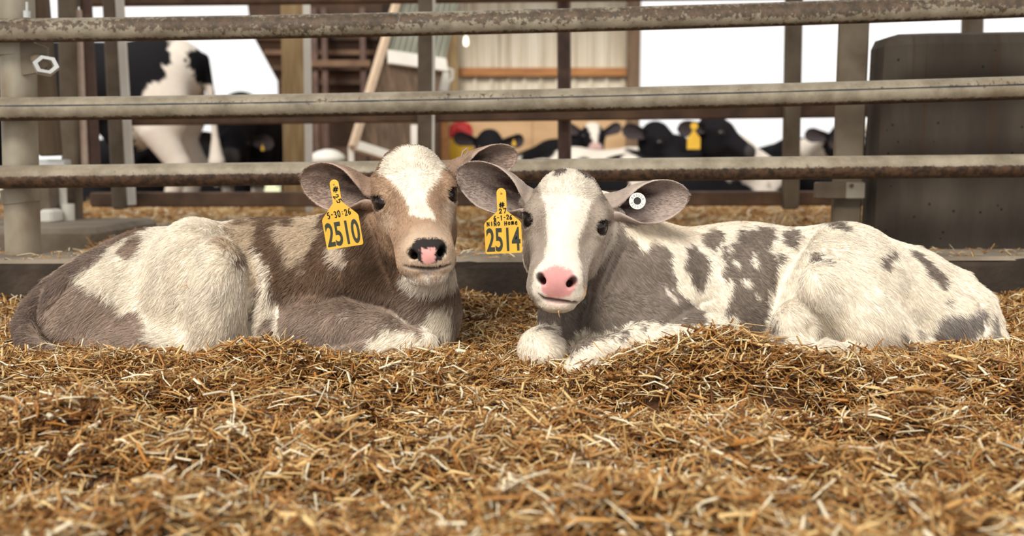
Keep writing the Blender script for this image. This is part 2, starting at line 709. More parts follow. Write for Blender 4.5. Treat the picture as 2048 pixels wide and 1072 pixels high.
def straw_bed(name, label, X, Y, Z, L, W, tilt, seed, base, cw, pale=None):
    rng = np.random.default_rng(seed)
    n = len(X)
    az = rng.uniform(0, 2 * math.pi, n)
    el = np.clip(rng.normal(0, tilt, n), -1.2, 1.2)
    d = np.stack([np.cos(az) * np.cos(el), np.sin(az) * np.cos(el), np.sin(el)], 1)
    up = np.tile([0, 0, 1.0], (n, 1)) + rng.normal(0, .45, (n, 3))
    s = np.cross(d, up)
    s /= np.linalg.norm(s, axis=1, keepdims=True)
    t = np.cross(s, d)
    C0 = np.stack([X, Y, Z], 1)
    bend = rng.normal(0, .10, n)
    bend2 = rng.normal(0, .10, n)
    fl = rng.uniform(.18, .75, n)
    V = np.zeros((n, 9, 3))
    for i, f in enumerate((-.5, 0, .5)):
        c = C0 + d * (L * f)[:, None] + (t * bend[:, None] + s * bend2[:, None]) * (L * (1 - 4 * f * f))[:, None]
        wr = W * (.5 if i == 1 else .45)
        V[:, i * 3 + 0] = c - s * wr[:, None]
        V[:, i * 3 + 1] = c + s * wr[:, None]
        V[:, i * 3 + 2] = c + t * (wr * fl * 1.6)[:, None]
    q = np.array([[0, 1, 4, 3], [1, 2, 5, 4], [2, 0, 3, 5], [3, 4, 7, 6], [4, 5, 8, 7], [5, 3, 6, 8]])
    Q = (np.arange(n)[:, None, None] * 9 + q[None]).reshape(-1, 4)
    k = rng.choice(len(STRAW_COLS), n, p=cw)
    if pale is not None:                                  # the straws lying on top are paler
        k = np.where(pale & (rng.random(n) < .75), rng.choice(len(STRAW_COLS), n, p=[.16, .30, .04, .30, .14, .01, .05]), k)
    C = STRAW_COLS[k] * rng.uniform(.75, 1.15, (n, 1))
    C = np.repeat(C, 9, 0)
    V = V.reshape(-1, 3)
    bV, bQ, bC = base
    Q = np.concatenate([Q, bQ + len(V)])
    V = np.concatenate([V, bV])
    C = np.concatenate([C, bC])
    me = fast_mesh(name, V, Q)
    vcol(me, C, 'straw')
    o = link(name, me, M_STRAW)
    tag(o, label, 'straw', None, 'stuff')
    return o


M_STRAW = mat_attr('straw', 'straw', rough=.48, spec=.35)


def base_grid(xs, ys, hf, col, drop):
    X, Y = np.meshgrid(xs, ys, indexing='ij')
    z = hf(X.ravel(), Y.ravel()) - drop
    V = np.stack([X.ravel(), Y.ravel(), z], 1)
    a, b = X.shape
    i = (np.arange(a - 1)[:, None] * b + np.arange(b - 1)[None]).ravel()
    Q = np.stack([i, i + b, i + b + 1, i + 1], 1)
    return V, Q, np.tile(np.array(col), (len(V), 1)) * (1 + .25 * vnoise(V, .02, 4))[:, None]


def front_straw():
    rng = np.random.default_rng(21)
    n = 270000
    y = rng.uniform(-1.42, .495, n)
    x = rng.uniform(-1.75, 1.75, n)
    m = np.abs(x) < .53 * (y + 2.15) + .34
    m &= ~((y > -.08) & (np.abs(x) > .16) & (np.abs(x) < .90) & (y < .30)) 
    x, y = x[m], y[m]
    z = straw_h(x, y)
    k = len(x)
    L = np.clip(rng.lognormal(math.log(.029), .48, k), .010, .10)
    W = np.clip(rng.lognormal(math.log(.0026), .48, k), .0008, .0062)
    u = rng.random(k)
    off = np.where(u < .66, rng.uniform(-.024, .004, k), rng.uniform(0, .016, k))
    z = z + off
    tilt = np.where(rng.random(k) < .16, .85, .40)
    wide = (rng.random(k) < .05)
    W = np.where(wide, W * 1.8, W)
    tilt = np.where(wide | (L > .06), .22, tilt)
    b = base_grid(np.arange(-2.2, 2.21, .02), np.arange(-1.5, .51, .02), straw_h, srgb(70, 44, 22)[:3], .026)  # under-layer coloured dark to deepen the shade between the straws
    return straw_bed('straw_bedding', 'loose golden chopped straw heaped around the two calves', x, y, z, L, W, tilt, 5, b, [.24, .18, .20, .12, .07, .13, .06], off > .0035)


front_straw()


def back_h(x, y):
    P = np.stack([x, y, np.zeros_like(x)], 1)
    z = .055 + .03 * vnoise(P, .45, 31) + .02 * vnoise(P, .16, 33)
    z += .10 * np.exp(-((x + 1.28) / .16) ** 2 - ((y - 1.25) / .22) ** 2)
    z = z * np.clip((y - .68) / .25, .3, 1)
    return z


def back_straw():
    rng = np.random.default_rng(22)
    n = 60000
    y = .74 + 4.75 * rng.random(n) ** 1.25
    x = rng.uniform(-1, 1, n) * (.56 * (y + 2.15) + .1)
    z = back_h(x, y) + rng.uniform(-.02, .012, n)
    m = 1400                                             # bits of straw left on top of the curb
    xc, yc = rng.uniform(-2.4, 2.4, m), rng.uniform(.51, .73, m)
    x, y, z = np.concatenate([x, xc]), np.concatenate([y, yc]), np.concatenate([z, zt0 + (zt1 - zt0) * (xc - x0) / (x1 - x0) + .003])
    n += m
    far = np.clip((y - .7) / .8, 0, 1)
    L = np.clip(rng.lognormal(math.log(.075), .4, n), .03, .18) * (.45 + .55 * far)
    W = np.clip(rng.lognormal(math.log(.0075), .45, n), .0025, .018) * (.3 + .7 * far)
    b = base_grid(np.arange(-4.6, 4.61, .08), np.arange(.72, 5.55, .08), back_h, srgb(150, 104, 58)[:3], .012)
    return straw_bed('straw_bedding', 'trampled straw covering the floor beyond the concrete curb', x, y, z, L, W, .3, 6, b, [.10, .28, .03, .32, .17, .0, .10])


back_straw()
# ================================================================== calves
M_SKIN = mat_attr('calf_hide', 'coat', rough=.75, spec=.15, noise=.12, nscale=90)
M_EAR = mat_attr('ear_skin', 'coat', rough=.7, spec=.2, noise=.15, nscale=120)


def mat_hair(name='calf_hair'):
    m, nt, bs = mat_new(name)
    a = nd(nt, 'ShaderNodeAttribute')
    a.attribute_name = 'coat'
    nt.links.new(a.outputs['Color'], bs.inputs['Base Color'])
    bs.inputs['Roughness'].default_value = .55
    bs.inputs['Specular IOR Level'].default_value = .22
    return m


M_HAIR = mat_hair()
M_NOTCH = mat_flat('pale_ear_rim', srgb(158, 134, 118), .7)
M_EYE, _nt, _b = mat_new('wet_dark_eye')
_lw = nd(_nt, 'ShaderNodeTexNoise')
_lw.inputs['Scale'].default_value = 40
_rp = nd(_nt, 'ShaderNodeValToRGB')
_rp.color_ramp.elements[0].color = (.006, .005, .006, 1)
_rp.color_ramp.elements[1].color = (.02, .013, .010, 1)
_nt.links.new(_lw.outputs[0], _rp.inputs[0])
_nt.links.new(_rp.outputs[0], _b.inputs['Base Color'])
_b.inputs['Roughness'].default_value = .06
_b.inputs['Specular IOR Level'].default_value = .38
M_LASH = mat_flat('lash_hair', (.03, .02, .015, 1), .6)

HEAD = dict(
    eye=np.array([64., -25., 0.]), eyer=17.5)


def head_solid(F, O, R, s=1.0, fine=True, jaw_open=0.0, p=None):
    """the shared head shape: x across, -y towards the nose, z up; millimetres around the mid-eye point O"""
    p = p or {}

    def W(c):
        return O + R @ (np.array(c, float) * .001 * s)

    def el(c, r, a=0, ax='X', k=14, op='u'):
        F.ell(W(c), np.array(r) * .001 * s, R @ rot(ax, a), k * .001 * s, op)

    def cn(c0, r0, c1, r1, k=14, op='u'):
        F.cone(W(c0), r0 * .001 * s, W(c1), r1 * .001 * s, k * .001 * s, op)
    el((0, 36, 22), (80, 92, 78), k=20)                       # cranium
    el((0, 40, 78), (46, 50, 27), k=26)                       # poll
    for q in (-1, 1):
        el((q * 58, -14, 22), (25, 30, 22), k=22)             # brow
        el((q * 60, -18, -2), (27, 35, 29), k=18)             # orbit
        el((q * 46, 26, -58), (36, 62, 62), k=26)             # cheek
        cn((q * 44, -14, -34), 24, (q * 30, -92, -84), 25, 26)  # side of the face
        el((q * 25, -126, -120), (31, 35, 28), k=22)          # upper lip
        el((q * 27, -148, -96), (20, 18, 18), k=14)           # nostril wing
        cn((q * 68, 44, 28), 22, (q * 86, 56, 32), 17, 22)    # ear root
    el((0, -30, 18), (56, 42, 44), a=-18, k=20)               # forehead
    cn((0, -34, -4), 45, (0, -112, -82), 40, 26)              # bridge of the nose
    el((0, -118, -100), (49, 42, 38), k=26)                   # muzzle
    el((0, -146, -100), (38, 24, 28), a=20, k=14)             # nose pad
    cn((0, 14, -92), 44, (0, -92, -136), 30, 28)              # lower jaw
    el((0, -114, -148 - jaw_open), (37, 38, 18), k=14)        # chin
    if fine:
        for q in (-1, 1):
            e = np.array([q * 64., -25., 0.])
            n = np.array([q * .80, -.60, .06])
            el(e + n * 17, (21, 15, 14.5), a=q * 53, ax='Z', k=3, op='s')
            # comma-shaped nostrils
            cn((q * 36, -174, -89), 5.0, (q * 32, -172, -95), 6.5, 4, 's')
            cn((q * 33, -176, -92), 6.0, (q * 27, -164, -103), 7.4, 4, 's')
            cn((q * 29, -180, -101), 6.6, (q * 22, -146, -105), 7.4, 4, 's')
            cn((q * 26, -178, -107), 5.5, (q * 15, -176, -113), 3.0, 5, 's')
        cn((0, -178, -112), 1.4, (0, -174, -130), 1.6, 4, 's')
    return W


def lens_eye(name, C, r, parent):
    me = bpy.data.meshes.new(name)
    V, Q = [], []
    n, m = 24, 14
    for i in range(m + 1):
        a = math.pi * i / m
        for k in range(n):
            t = 2 * math.pi * k / n
            V.append((C[0] + r * math.sin(a) * math.cos(t), C[1] + r * math.sin(a) * math.sin(t), C[2] + r * math.cos(a)))
    for i in range(m):
        for k in range(n):
            Q.append((i * n + k, (i + 1) * n + k, (i + 1) * n + (k + 1) % n, i * n + (k + 1) % n))
    me.from_pydata(V, [], Q)
    return link(name, me, M_EYE, parent, smooth=True)


def lashes(name, W, q, parent, R):
    mb = MB()
    for i in range(16):
        t = -1 + 2 * i / 15
        root = np.array([q * 64., -25, 0]) + np.array([q * (14 + 6 * (1 - t * t)) + q * t * -7, -15 + t * 14 * 1.0, 15 - 6 * t * t])
        d = np.array([q * .8, -.8, .25 - .5 * abs(t)])
        d = d / np.linalg.norm(d)
        L = 9 + 3 * random.random()
        mb.tube([W(root), W(root + d * L * .5 + (0, 0, -1)), W(root + d * L + (0, 0, -.2))], [.0007, .0005, .0001], 5)
    return mb.build(name, M_LASH, parent, True)


def ear_grid(base, tip, face, width, prof, cup, th=.006, ns=34, nt=29, tilt=0.0):
    """a cupped leaf with thickness; returns vertices, quads, inner flag, s and t"""
    base, tip, face = (np.array(v, float) for v in (base, tip, face))
    A = tip - base
    L = np.linalg.norm(A)
    A = A / L
    N = face - A * (face @ A)
    N /= np.linalg.norm(N)
    B = np.cross(A, N)
    ps, pw = zip(*prof)
    S = np.linspace(0, 1, ns) ** .9
    T = np.linspace(-1, 1, nt)
    front = np.zeros((ns, nt, 3))
    for i, s in enumerate(S):
        w = width * np.interp(s, ps, pw)
        if s > .62:
            w *= math.sqrt(max(1 - ((s - .62) / .38) ** 2.3, 0.0))
        w = max(w, .0008)
        ph = math.radians(np.interp(s, [c[0] for c in cup], [c[1] for c in cup]))
        rho = w / math.sin(min(ph, math.pi / 2))
        for j, t in enumerate(T):
            a = t * ph
            b = rho * math.sin(a)
            n = rho * (1 - math.cos(a))
            sk = tilt * (1 - s)
            ridge = .0022 * math.sin(6.5 * t + .6) * math.sin(math.pi * min(1, s * 1.1)) * (1 - abs(t)) * 2
            front[i, j] = base + A * (s * L) + B * b + N * (n * (1 + .35 * t * sk) + ridge + .10 * L * math.sin(math.pi * s) * -.5)
    Nn = np.zeros_like(front)
    gi = np.gradient(front, axis=0)
    gj = np.gradient(front, axis=1)
    Nn = np.cross(gi, gj)
    Nn /= np.linalg.norm(Nn, axis=2, keepdims=True) + 1e-12
    if (Nn.reshape(-1, 3) @ N).mean() < 0:
        Nn = -Nn
    tt = th * (1 - np.abs(T)[None, :] ** 3) * (1 - S[:, None] ** 5) + .0016
    back = front - Nn * tt[..., None]
    V = np.concatenate([front.reshape(-1, 3), back.reshape(-1, 3)])
    Q = []
    o = ns * nt
    flip = np.dot(np.cross(front[1, nt // 2] - front[0, nt // 2], front[0, nt // 2 + 1] - front[0, nt // 2]), N) > 0
    for i in range(ns - 1):
        for j in range(nt - 1):
            a = [i * nt + j, (i + 1) * nt + j, (i + 1) * nt + j + 1, i * nt + j + 1]
            b = [o + x for x in a[::-1]]
            Q += [a, b] if flip else [a[::-1], b[::-1]]
    for i in range(ns - 1):
        for j in (0, nt - 1):
            a = [i * nt + j, (i + 1) * nt + j, o + (i + 1) * nt + j, o + i * nt + j]
            Q.append(a[::-1] if (j == 0) == flip else a)
    i = ns - 1
    for j in range(nt - 1):
        Q.append([i * nt + j, o + i * nt + j, o + i * nt + j + 1, i * nt + j + 1])
    inner = np.concatenate([np.ones(o, bool), np.zeros(o, bool)])
    s_ = np.tile(np.repeat(S, nt), 2)
    t_ = np.tile(np.tile(T, ns), 2)
    return V, np.array(Q), inner, s_, t_, A, N


def skin_patches(V, Q, patches, noise_seed=3):
    """turn outlines measured on the photo into outlines lying on the skin: every corner is carried to
    the hide along the sight line and the outline is then kept in side elevation (x, z)"""
    bvh = BVHTree.FromPolygons([tuple(v) for v in V], [tuple(map(int, q)) for q in Q])
    out = []
    o = Vector(CAM)
    for pt in patches:
        poly = chaikin(pt['p'], pt.get('ch', 1))
        hit = []
        for u, v in poly:
            d = Vector(at(u, v, 0.0) - CAM).normalized()
            h = bvh.ray_cast(o, d)[0]
            hit.append(None if h is None else np.array(h))
        ys = [h[1] for h in hit if h is not None]
        ym = float(np.median(ys)) if ys else 0.0
        q = []
        for (u, v), h in zip(poly, hit):
            if h is None or abs(h[1] - ym) > pt.get('dy', .12):
                h = at(u, v, ym)
            q.append((h[0], h[2]))
        out.append((np.array(q), pt))
    return out


def paint(P, base, outs, where, seed=0):
    """colours at points P: base colour, then each outline in turn with a ragged hairy edge"""
    C = np.array(base, float) if np.ndim(base) == 2 else np.tile(np.array(base[:3]), (len(P), 1))
    n1 = vnoise(P * np.array([1, 1, .45]), .010, seed + 5)
    n2 = vnoise(P * np.array([1, 1, .6]), .028, seed + 9)
    xz = P[:, [0, 2]]
    for poly, pt in outs:
        msk = where[pt.get('on', 'body')]
        lo, hi = poly.min(0) - .03, poly.max(0) + .03
        m = np.where((msk > .02) & (xz[:, 0] > lo[0]) & (xz[:, 0] < hi[0]) & (xz[:, 1] > lo[1]) & (xz[:, 1] < hi[1]))[0]
        if not len(m):
            continue
        r = pt.get('rough', .004)
        d = poly_sd(xz[m], poly) + r * n1[m] + r * .8 * n2[m]
        w = np.clip(.5 - d / pt.get('soft', .003), 0, 1) * msk[m] * pt.get('a', 1.0)
        C[m] += (np.array(pt['c'][:3]) - C[m]) * w[:, None]
    return C


def grow_hair(name, V, Q, N, colour, length, dens, flow, parent, seed=0, rad=.00042, lift=.33):
    """short hair as real curves: roots spread over the hide, combed along flow"""
    rng = np.random.default_rng(seed)
    a = V[Q[:, 1]] - V[Q[:, 0]]
    b = V[Q[:, 2]] - V[Q[:, 0]]
    c = V[Q[:, 3]] - V[Q[:, 0]]
    ar = .5 * (np.linalg.norm(np.cross(a, b), axis=1) + np.linalg.norm(np.cross(b, c), axis=1))
    fl = length[Q].mean(1)
    w = ar * np.where(fl > .0008, 1.0, 0) * dens[Q].mean(1)
    n = rng.poisson(w * 1e4)
    f = np.repeat(np.arange(len(Q)), n)
    K = len(f)
    u, v = rng.random((2, K))
    q = Q[f]
    wt = np.stack([(1 - u) * (1 - v), u * (1 - v), u * v, (1 - u) * v], 1)

    def ip(X):
        return sum(X[q[:, k]] * (wt[:, k, None] if X.ndim > 1 else wt[:, k]) for k in range(4))
    P, Nn, L = ip(V), ip(N), ip(length)
    Nn /= np.linalg.norm(Nn, axis=1, keepdims=True) + 1e-9
    L = L * rng.uniform(.65, 1.15, K)
    C = colour(P + rng.normal(0, .0022, (K, 3)))
    D = flow(P, Nn)
    # clumps: neighbouring hairs lean together
    for sc, am in ((.012, .42), (.045, .35)):
        D = D + am * np.stack([vnoise(P, sc, seed + 31 + k) for k in range(3)], 1)
    D = D + rng.normal(0, .12, (K, 3))
    D -= Nn * (D * Nn).sum(1, keepdims=True)
    D /= np.linalg.norm(D, axis=1, keepdims=True) + 1e-9
    lf = (lift * rng.uniform(.6, 1.5, K) * np.clip(L / .009, .85, 1.1))[:, None]
    pts = np.zeros((K, 4, 3), np.float32)
    for i, s in enumerate((0, .33, .68, 1.0)):
        pts[:, i] = P - Nn * .0008 + (D * s + Nn * lf * (s - .42 * s * s)) * L[:, None]
        pts[:, i, 2] -= .10 * L * s * s
    C = C * rng.uniform(.80, 1.14, (K, 1)) * (1 + .10 * vnoise(P, .02, seed + 77))[:, None]
    hc = bpy.data.hair_curves.new(name)
    hc.add_curves([4] * K)
    hc.position_data.foreach_set('vector', pts.ravel())
    ra = hc.attributes.get('radius') or hc.attributes.new('radius', 'FLOAT', 'POINT')
    ra.data.foreach_set('value', np.tile(np.array([1, .9, .6, .2], np.float32) * rad, K))
    ca = hc.attributes.new('coat', 'FLOAT_COLOR', 'CURVE')
    ca.data.foreach_set('color', np.concatenate([np.clip(C, 0, 1), np.ones((K, 1))], 1).astype(np.float32).ravel())
    hc.materials.append(M_HAIR)
    o = bpy.data.objects.new(name, hc)
    COL.objects.link(o)
    o.parent = parent
    o.matrix_parent_inverse = parent_matrix(parent).inverted()
    o['kind'] = 'stuff'
    return o, K


def make_calf(spec):
    root = empty('calf', spec['foot'])
    tag(root, spec['label'], 'calf')
    x0, x1, y0, y1, z0, z1 = spec['box']
    hb = spec['headbox']
    F = Field(grid_axis(x0, x1, .0058, hb[0], hb[1], .003), grid_axis(y0, y1, .0058, hb[2], hb[3], .003), grid_axis(z0, z1, .0058, hb[4], hb[5], .0032))
    spec['body'](F)
    O = spec['O']
    R = spec['R']
    W = head_solid(F, O, R)
    V, Q = F.mesh()
    V = relax(V, Q, 2, .35)
    N, _ = normals(V, Q)
    # skin folds: lines over the hide pressed in (or raised, when negative)
    bvh = BVHTree.FromPolygons([tuple(v) for v in V], [tuple(map(int, q)) for q in Q])
    push = np.zeros(len(V))
    mouth = None
    for line, amp, wid in [(spec['mouth'], .0055, .0036)] + spec['folds']:
        hit = []
        for a_, b_ in zip(line[:-1], line[1:]):
            for t in np.linspace(0, 1, 24):
                d = Vector(at(a_[0] + (b_[0] - a_[0]) * t, a_[1] + (b_[1] - a_[1]) * t, 0.0) - CAM).normalized()
                g = bvh.ray_cast(Vector(CAM), d)[0]
                if g is not None:
                    hit.append(np.array(g))
        best = np.full(len(V), 9.0)
        for i, g in enumerate(hit):
            end = min(i, len(hit) - 1 - i) / (len(hit) * .25)
            best = np.minimum(best, np.linalg.norm(V - g, axis=1) + (.012 if mouth is not None else .003) * max(0, 1 - end))
        if mouth is None:
            mouth = best
        push += amp * np.exp(-(best / wid) ** 2)
    V = V - N * push[:, None]
    N, _ = normals(V, Q)
    outs = skin_patches(V, Q, spec['patches'])

    def local(P):
        return (P - O) @ R * 1000.0

    def head_mask(P):
        h = local(P)
        lim = np.interp(h[:, 2], [-175, -120, -60, 0, 110], [-40, -5, 40, 75, 75])
        m = np.clip((lim - h[:, 1]) / 14, 0, 1)
        m *= np.clip((108 - np.abs(h[:, 0])) / 10, 0, 1) * np.clip((h[:, 2] + 185) / 8, 0, 1) * np.clip((125 - h[:, 2]) / 8, 0, 1)
        return m

    def colour(P):
        hm = head_mask(P)
        b0, b1 = np.array(spec['base']), np.array(spec['face'])
        top = .75 * np.clip((local(P)[:, 2] - 55) / 40, 0, 1)[:, None]
        b1 = b1 + (np.array(spec['crown']) - b1) * top
        C = paint(P, b0 + (b1 - b0) * hm[:, None], outs, {'body': 1 - hm, 'head': hm, 'all': np.ones(len(P))}, spec['seed'])
        return spec['tint'](P, C, hm, local(P))
    C = colour(V + np.random.default_rng(3).normal(0, .0012, V.shape))
    h = local(V)
    # bare skin: nose leather, nostrils, lid rims
    H = head_mask(V)
    lidd = np.minimum(*[np.linalg.norm((h - (np.array([q * 64., -25, 0]) + 12.5 * np.array([q * .8, -.6, .06]))) * np.array([1, 1, 1.25]), axis=1) for q in (-1, 1)])
    lid = (lidd < 22.5)
    C[lid] = C[lid] * .10 + np.array(spec['lid'][:3]) * .9
    nost = np.full(len(V), 99.0)
    for q in (-1, 1):
        a_, b_ = np.array((q * 34., -172, -92)), np.array((q * 21., -142, -106))
        t = np.clip(((h - a_) @ (b_ - a_)) / ((b_ - a_) @ (b_ - a_)), 0, 1)
        nost = np.minimum(nost, np.linalg.norm(h - a_ - t[:, None] * (b_ - a_), axis=1))
    C *= np.clip((nost - 5.5) / 5, .10, 1)[:, None]  # nostril pits darkened in the colour to stand for shade
    mw = np.clip((.0062 - mouth) / .0035, 0, 1)[:, None]
    C = C * (1 - .88 * mw) + np.array(spec['lip']) * .88 * mw
    L = spec['length'](V, H, h)
    L[mouth < .0058] = 0
    sd_nose = None
    for poly, pt in outs:
        if pt.get('nose'):
            sd = poly_sd(V[:, [0, 2]], poly)
            b = (sd < .001) & (H > .5)
            L[b] = 0
    L[lidd < 23.5] = 0
    L[V[:, 2] < -.05] = 0
    me = fast_mesh('body', V, Q)
    vcol(me, C)
    body = link('body', me, M_SKIN, root, smooth=True)
    for q in (-1, 1):
        lens_eye('eye', W((q * 63, -24, 0)), .0215, root)
        lashes('eyelashes', W, q, root, R)
    hv, hq, hn, hl, hd = [V], [Q], [N], [L], [np.full(len(V), spec['dens'])]
    hd[0] = spec['dens'] * (1 + .9 * H)
    nv = len(V)
    earcols = []
    earax = []
    for e in spec['ears']:
        EV, EQ, inn, s_, t_, A, Nf = ear_grid(**e['shape'])
        EN, _ = normals(EV, EQ)
        c_in, c_out, c_deep = (np.array(c[:3]) for c in (spec['ear_in'], spec['ear_out'], spec['ear_deep']))
        deep = np.clip(1.25 * np.exp(-((s_ - .28) / .34) ** 2) * np.exp(-((t_ - e.get('deep', 0.0)) / .55) ** 2) * (1 + .5 * vnoise(np.stack([s_ * .2, t_ * .9, t_ * 0], 1), .12, 3)), 0, 1)  # hollow coloured darker than its own pinkish brown, standing in for shade
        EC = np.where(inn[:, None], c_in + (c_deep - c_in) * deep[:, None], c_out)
        EC *= (1 + .14 * fbm(EV, .02, 5))[:, None]
        rim = np.clip((np.maximum(np.abs(t_), s_ ** 3) - .86) / .14, 0, 1)[:, None]
        EC = EC * (1 - .5 * rim) + .5 * rim * np.minimum(c_in * 1.7, .8)
        me = fast_mesh('ear', EV, EQ)
        vcol(me, EC)
        link('ear', me, M_EAR, root, smooth=True)
        hv.append(EV)
        hq.append(EQ + nv)
        hn.append(EN)
        edge = np.clip((np.abs(t_) - .8) / .2, 0, 1)
        hl.append(np.where(inn, .0095 * (1 - .3 * deep) * (1 - .6 * edge), .0065 * (1 - .5 * edge)))
        hd.append(np.full(len(EV), spec['dens'] * 1.5))
        nv += len(EV)
        earcols.append((EV, EC))
        earax.append((A, EV.mean(0), np.abs(EV - EV.mean(0)).max(0) + .006))
        e['V'] = EV
    from mathutils.kdtree import KDTree
    nb = len(V)

    def hair_colour(P):
        C = colour(P)
        # ears take the colour of the nearest ear vertex
        for EV, EC in earcols:
            lo, hi = EV.min(0) - .002, EV.max(0) + .002
            m = np.where(((P > lo) & (P < hi)).all(1))[0]
            if not len(m):
                continue
            kd = KDTree(len(EV))
            for i, v in enumerate(EV):
                kd.insert(v, i)
            kd.balance()
            for i in m:
                _, j, d = kd.find(P[i])
                if d < .0075:
                    C[i] = EC[j]
        return C

    def flow(P, Nn):
        hm = head_mask(P)[:, None]
        D = np.tile(np.array(spec['comb'], float), (len(P), 1))
        D = D + spec.get('comb2', lambda P: 0)(P)
        whorl = W(spec['whorl'])
        w = P - whorl
        dh = w / (np.linalg.norm(w, axis=1, keepdims=True) + 1e-6) + R @ np.array([0, -.1, -.25])
        D = D * (1 - hm) + dh * hm
        for A, c, r in earax:
            near = (np.abs(P - c) < r).all(1) & (hm[:, 0] < .3)
            D[near] = A + .3 * (P[near] - c) / r + np.array([0, 0, -.15])
        return D
    for pts in spec['notch']:
        MB().tube([at(*p) for p in pts], [.0012] + [.0022] * (len(pts) - 2) + [.001], 8).build('ear_notch', M_NOTCH, root, True)
    _, K = grow_hair('fur', np.concatenate(hv), np.concatenate(hq), np.concatenate(hn), hair_colour, np.concatenate(hl), np.concatenate(hd), flow, root, spec['seed'], spec['rad'], spec['lift'])
    print('calf', spec['seed'], 'verts', len(V), 'hairs', K)
    return root, W


def Rhead(roll, yaw, pitch=0):
    return rot('Y', roll) @ rot('Z', yaw) @ rot('X', pitch)


# ---- colours of the two coats
WHITE = (.86, .78, .655)
CREAM = (.62, .50, .36)
PINK = (.80, .40, .37)
A_BROWN = (.168, .104, .066)
A_FACE = (.39, .255, .165)
A_TAUPE = (.37, .28, .222)
B_GREY = (.205, .165, .135)
B_FACE = (.36, .295, .24)


def px(Y):
    return 1.0 / scale_at(Y)


class BodyPx:
    """solids placed on the sight lines of measured photo points, at their own depth"""

    def __init__(s, F):
        s.F = F

    def e(s, u, v, Y, ru, ry, rv, a=0, k=.03, op='u', ax='Y'):
        q = px(Y)
        s.F.ell(at(u, v, Y), (ru * q, ry, rv * q), rot(ax, a), k, op)

    def c(s, *pts, k=.03, flat=1.0, op='u'):
        P = [(at(u, v, Y), r * px(Y)) for u, v, Y, r in pts]
        s.F.chain(P, k, op, flat)


def body_a(F):
    B = BodyPx(F)
    B.c((330, 610, .14, 150), (520, 590, .13, 146), (700, 575, .10, 140), k=.04)      # barrel
    B.e(300, 600, .12, 150, .15, 128, 0, .05)                                          # croup
    B.e(388, 578, .02, 94, .13, 142, 4, .045)                                          # haunch
    B.e(440, 604, -.075, 58, .105, 128, 3, .035)                                         # thigh
    B.e(228, 618, .05, 130, .14, 94, 26, .05)                                         # rump
    B.e(146, 656, .05, 76, .13, 66, 24, .04)                                           # buttock
    B.e(330, 690, -.05, 180, .10, 44, 0, .04)                                          # lower hind leg
    B.e(532, 610, -.03, 24, .06, 88, -4, .02)                                          # flank fold
    B.e(545, 665, -.06, 30, .05, 38, 0, .02)                                           # hock behind the flank
    B.e(670, 570, .0, 98, .11, 105, -12, .05)                                          # shoulder
    B.e(590, 540, .05, 90, .12, 90, 0, .05)
    B.e(672, 660, -.09, 112, .085, 60, 4, .03)                                         # folded upper arm
    B.c((640, 655, -.12, 52), (760, 672, -.16, 38), (838, 690, -.19, 30), k=.03)       # forearm to knee
    B.c((838, 694, -.19, 30), (730, 712, -.20, 24), (650, 720, -.18, 22), k=.02)       # cannon folded back
    B.e(840, 600, .0, 66, .11, 88, 0, .05)                                             # brisket
    B.e(866, 665, -.03, 42, .07, 50, 0, .03)                                           # far knee
    B.c((690, 545, .10, 105), (765, 480, .04, 96), (822, 415, -.02, 70), k=.05)        # neck
    B.c((790, 560, .03, 88), (835, 520, -.05, 62), k=.05)                              # throat
    B.c((855, 560, -.07, 44), (865, 620, -.02, 50), k=.04)                             # dewlap
    # tail laid round the rump
    B.c((300, 476, .12, 13), (222, 500, .10, 15), (162, 530, .07, 17), (106, 570, .03, 18), (66, 612, -.02, 19), (50, 652, -.07, 21), (64, 694, -.12, 22), (114, 718, -.16, 19), k=.003)


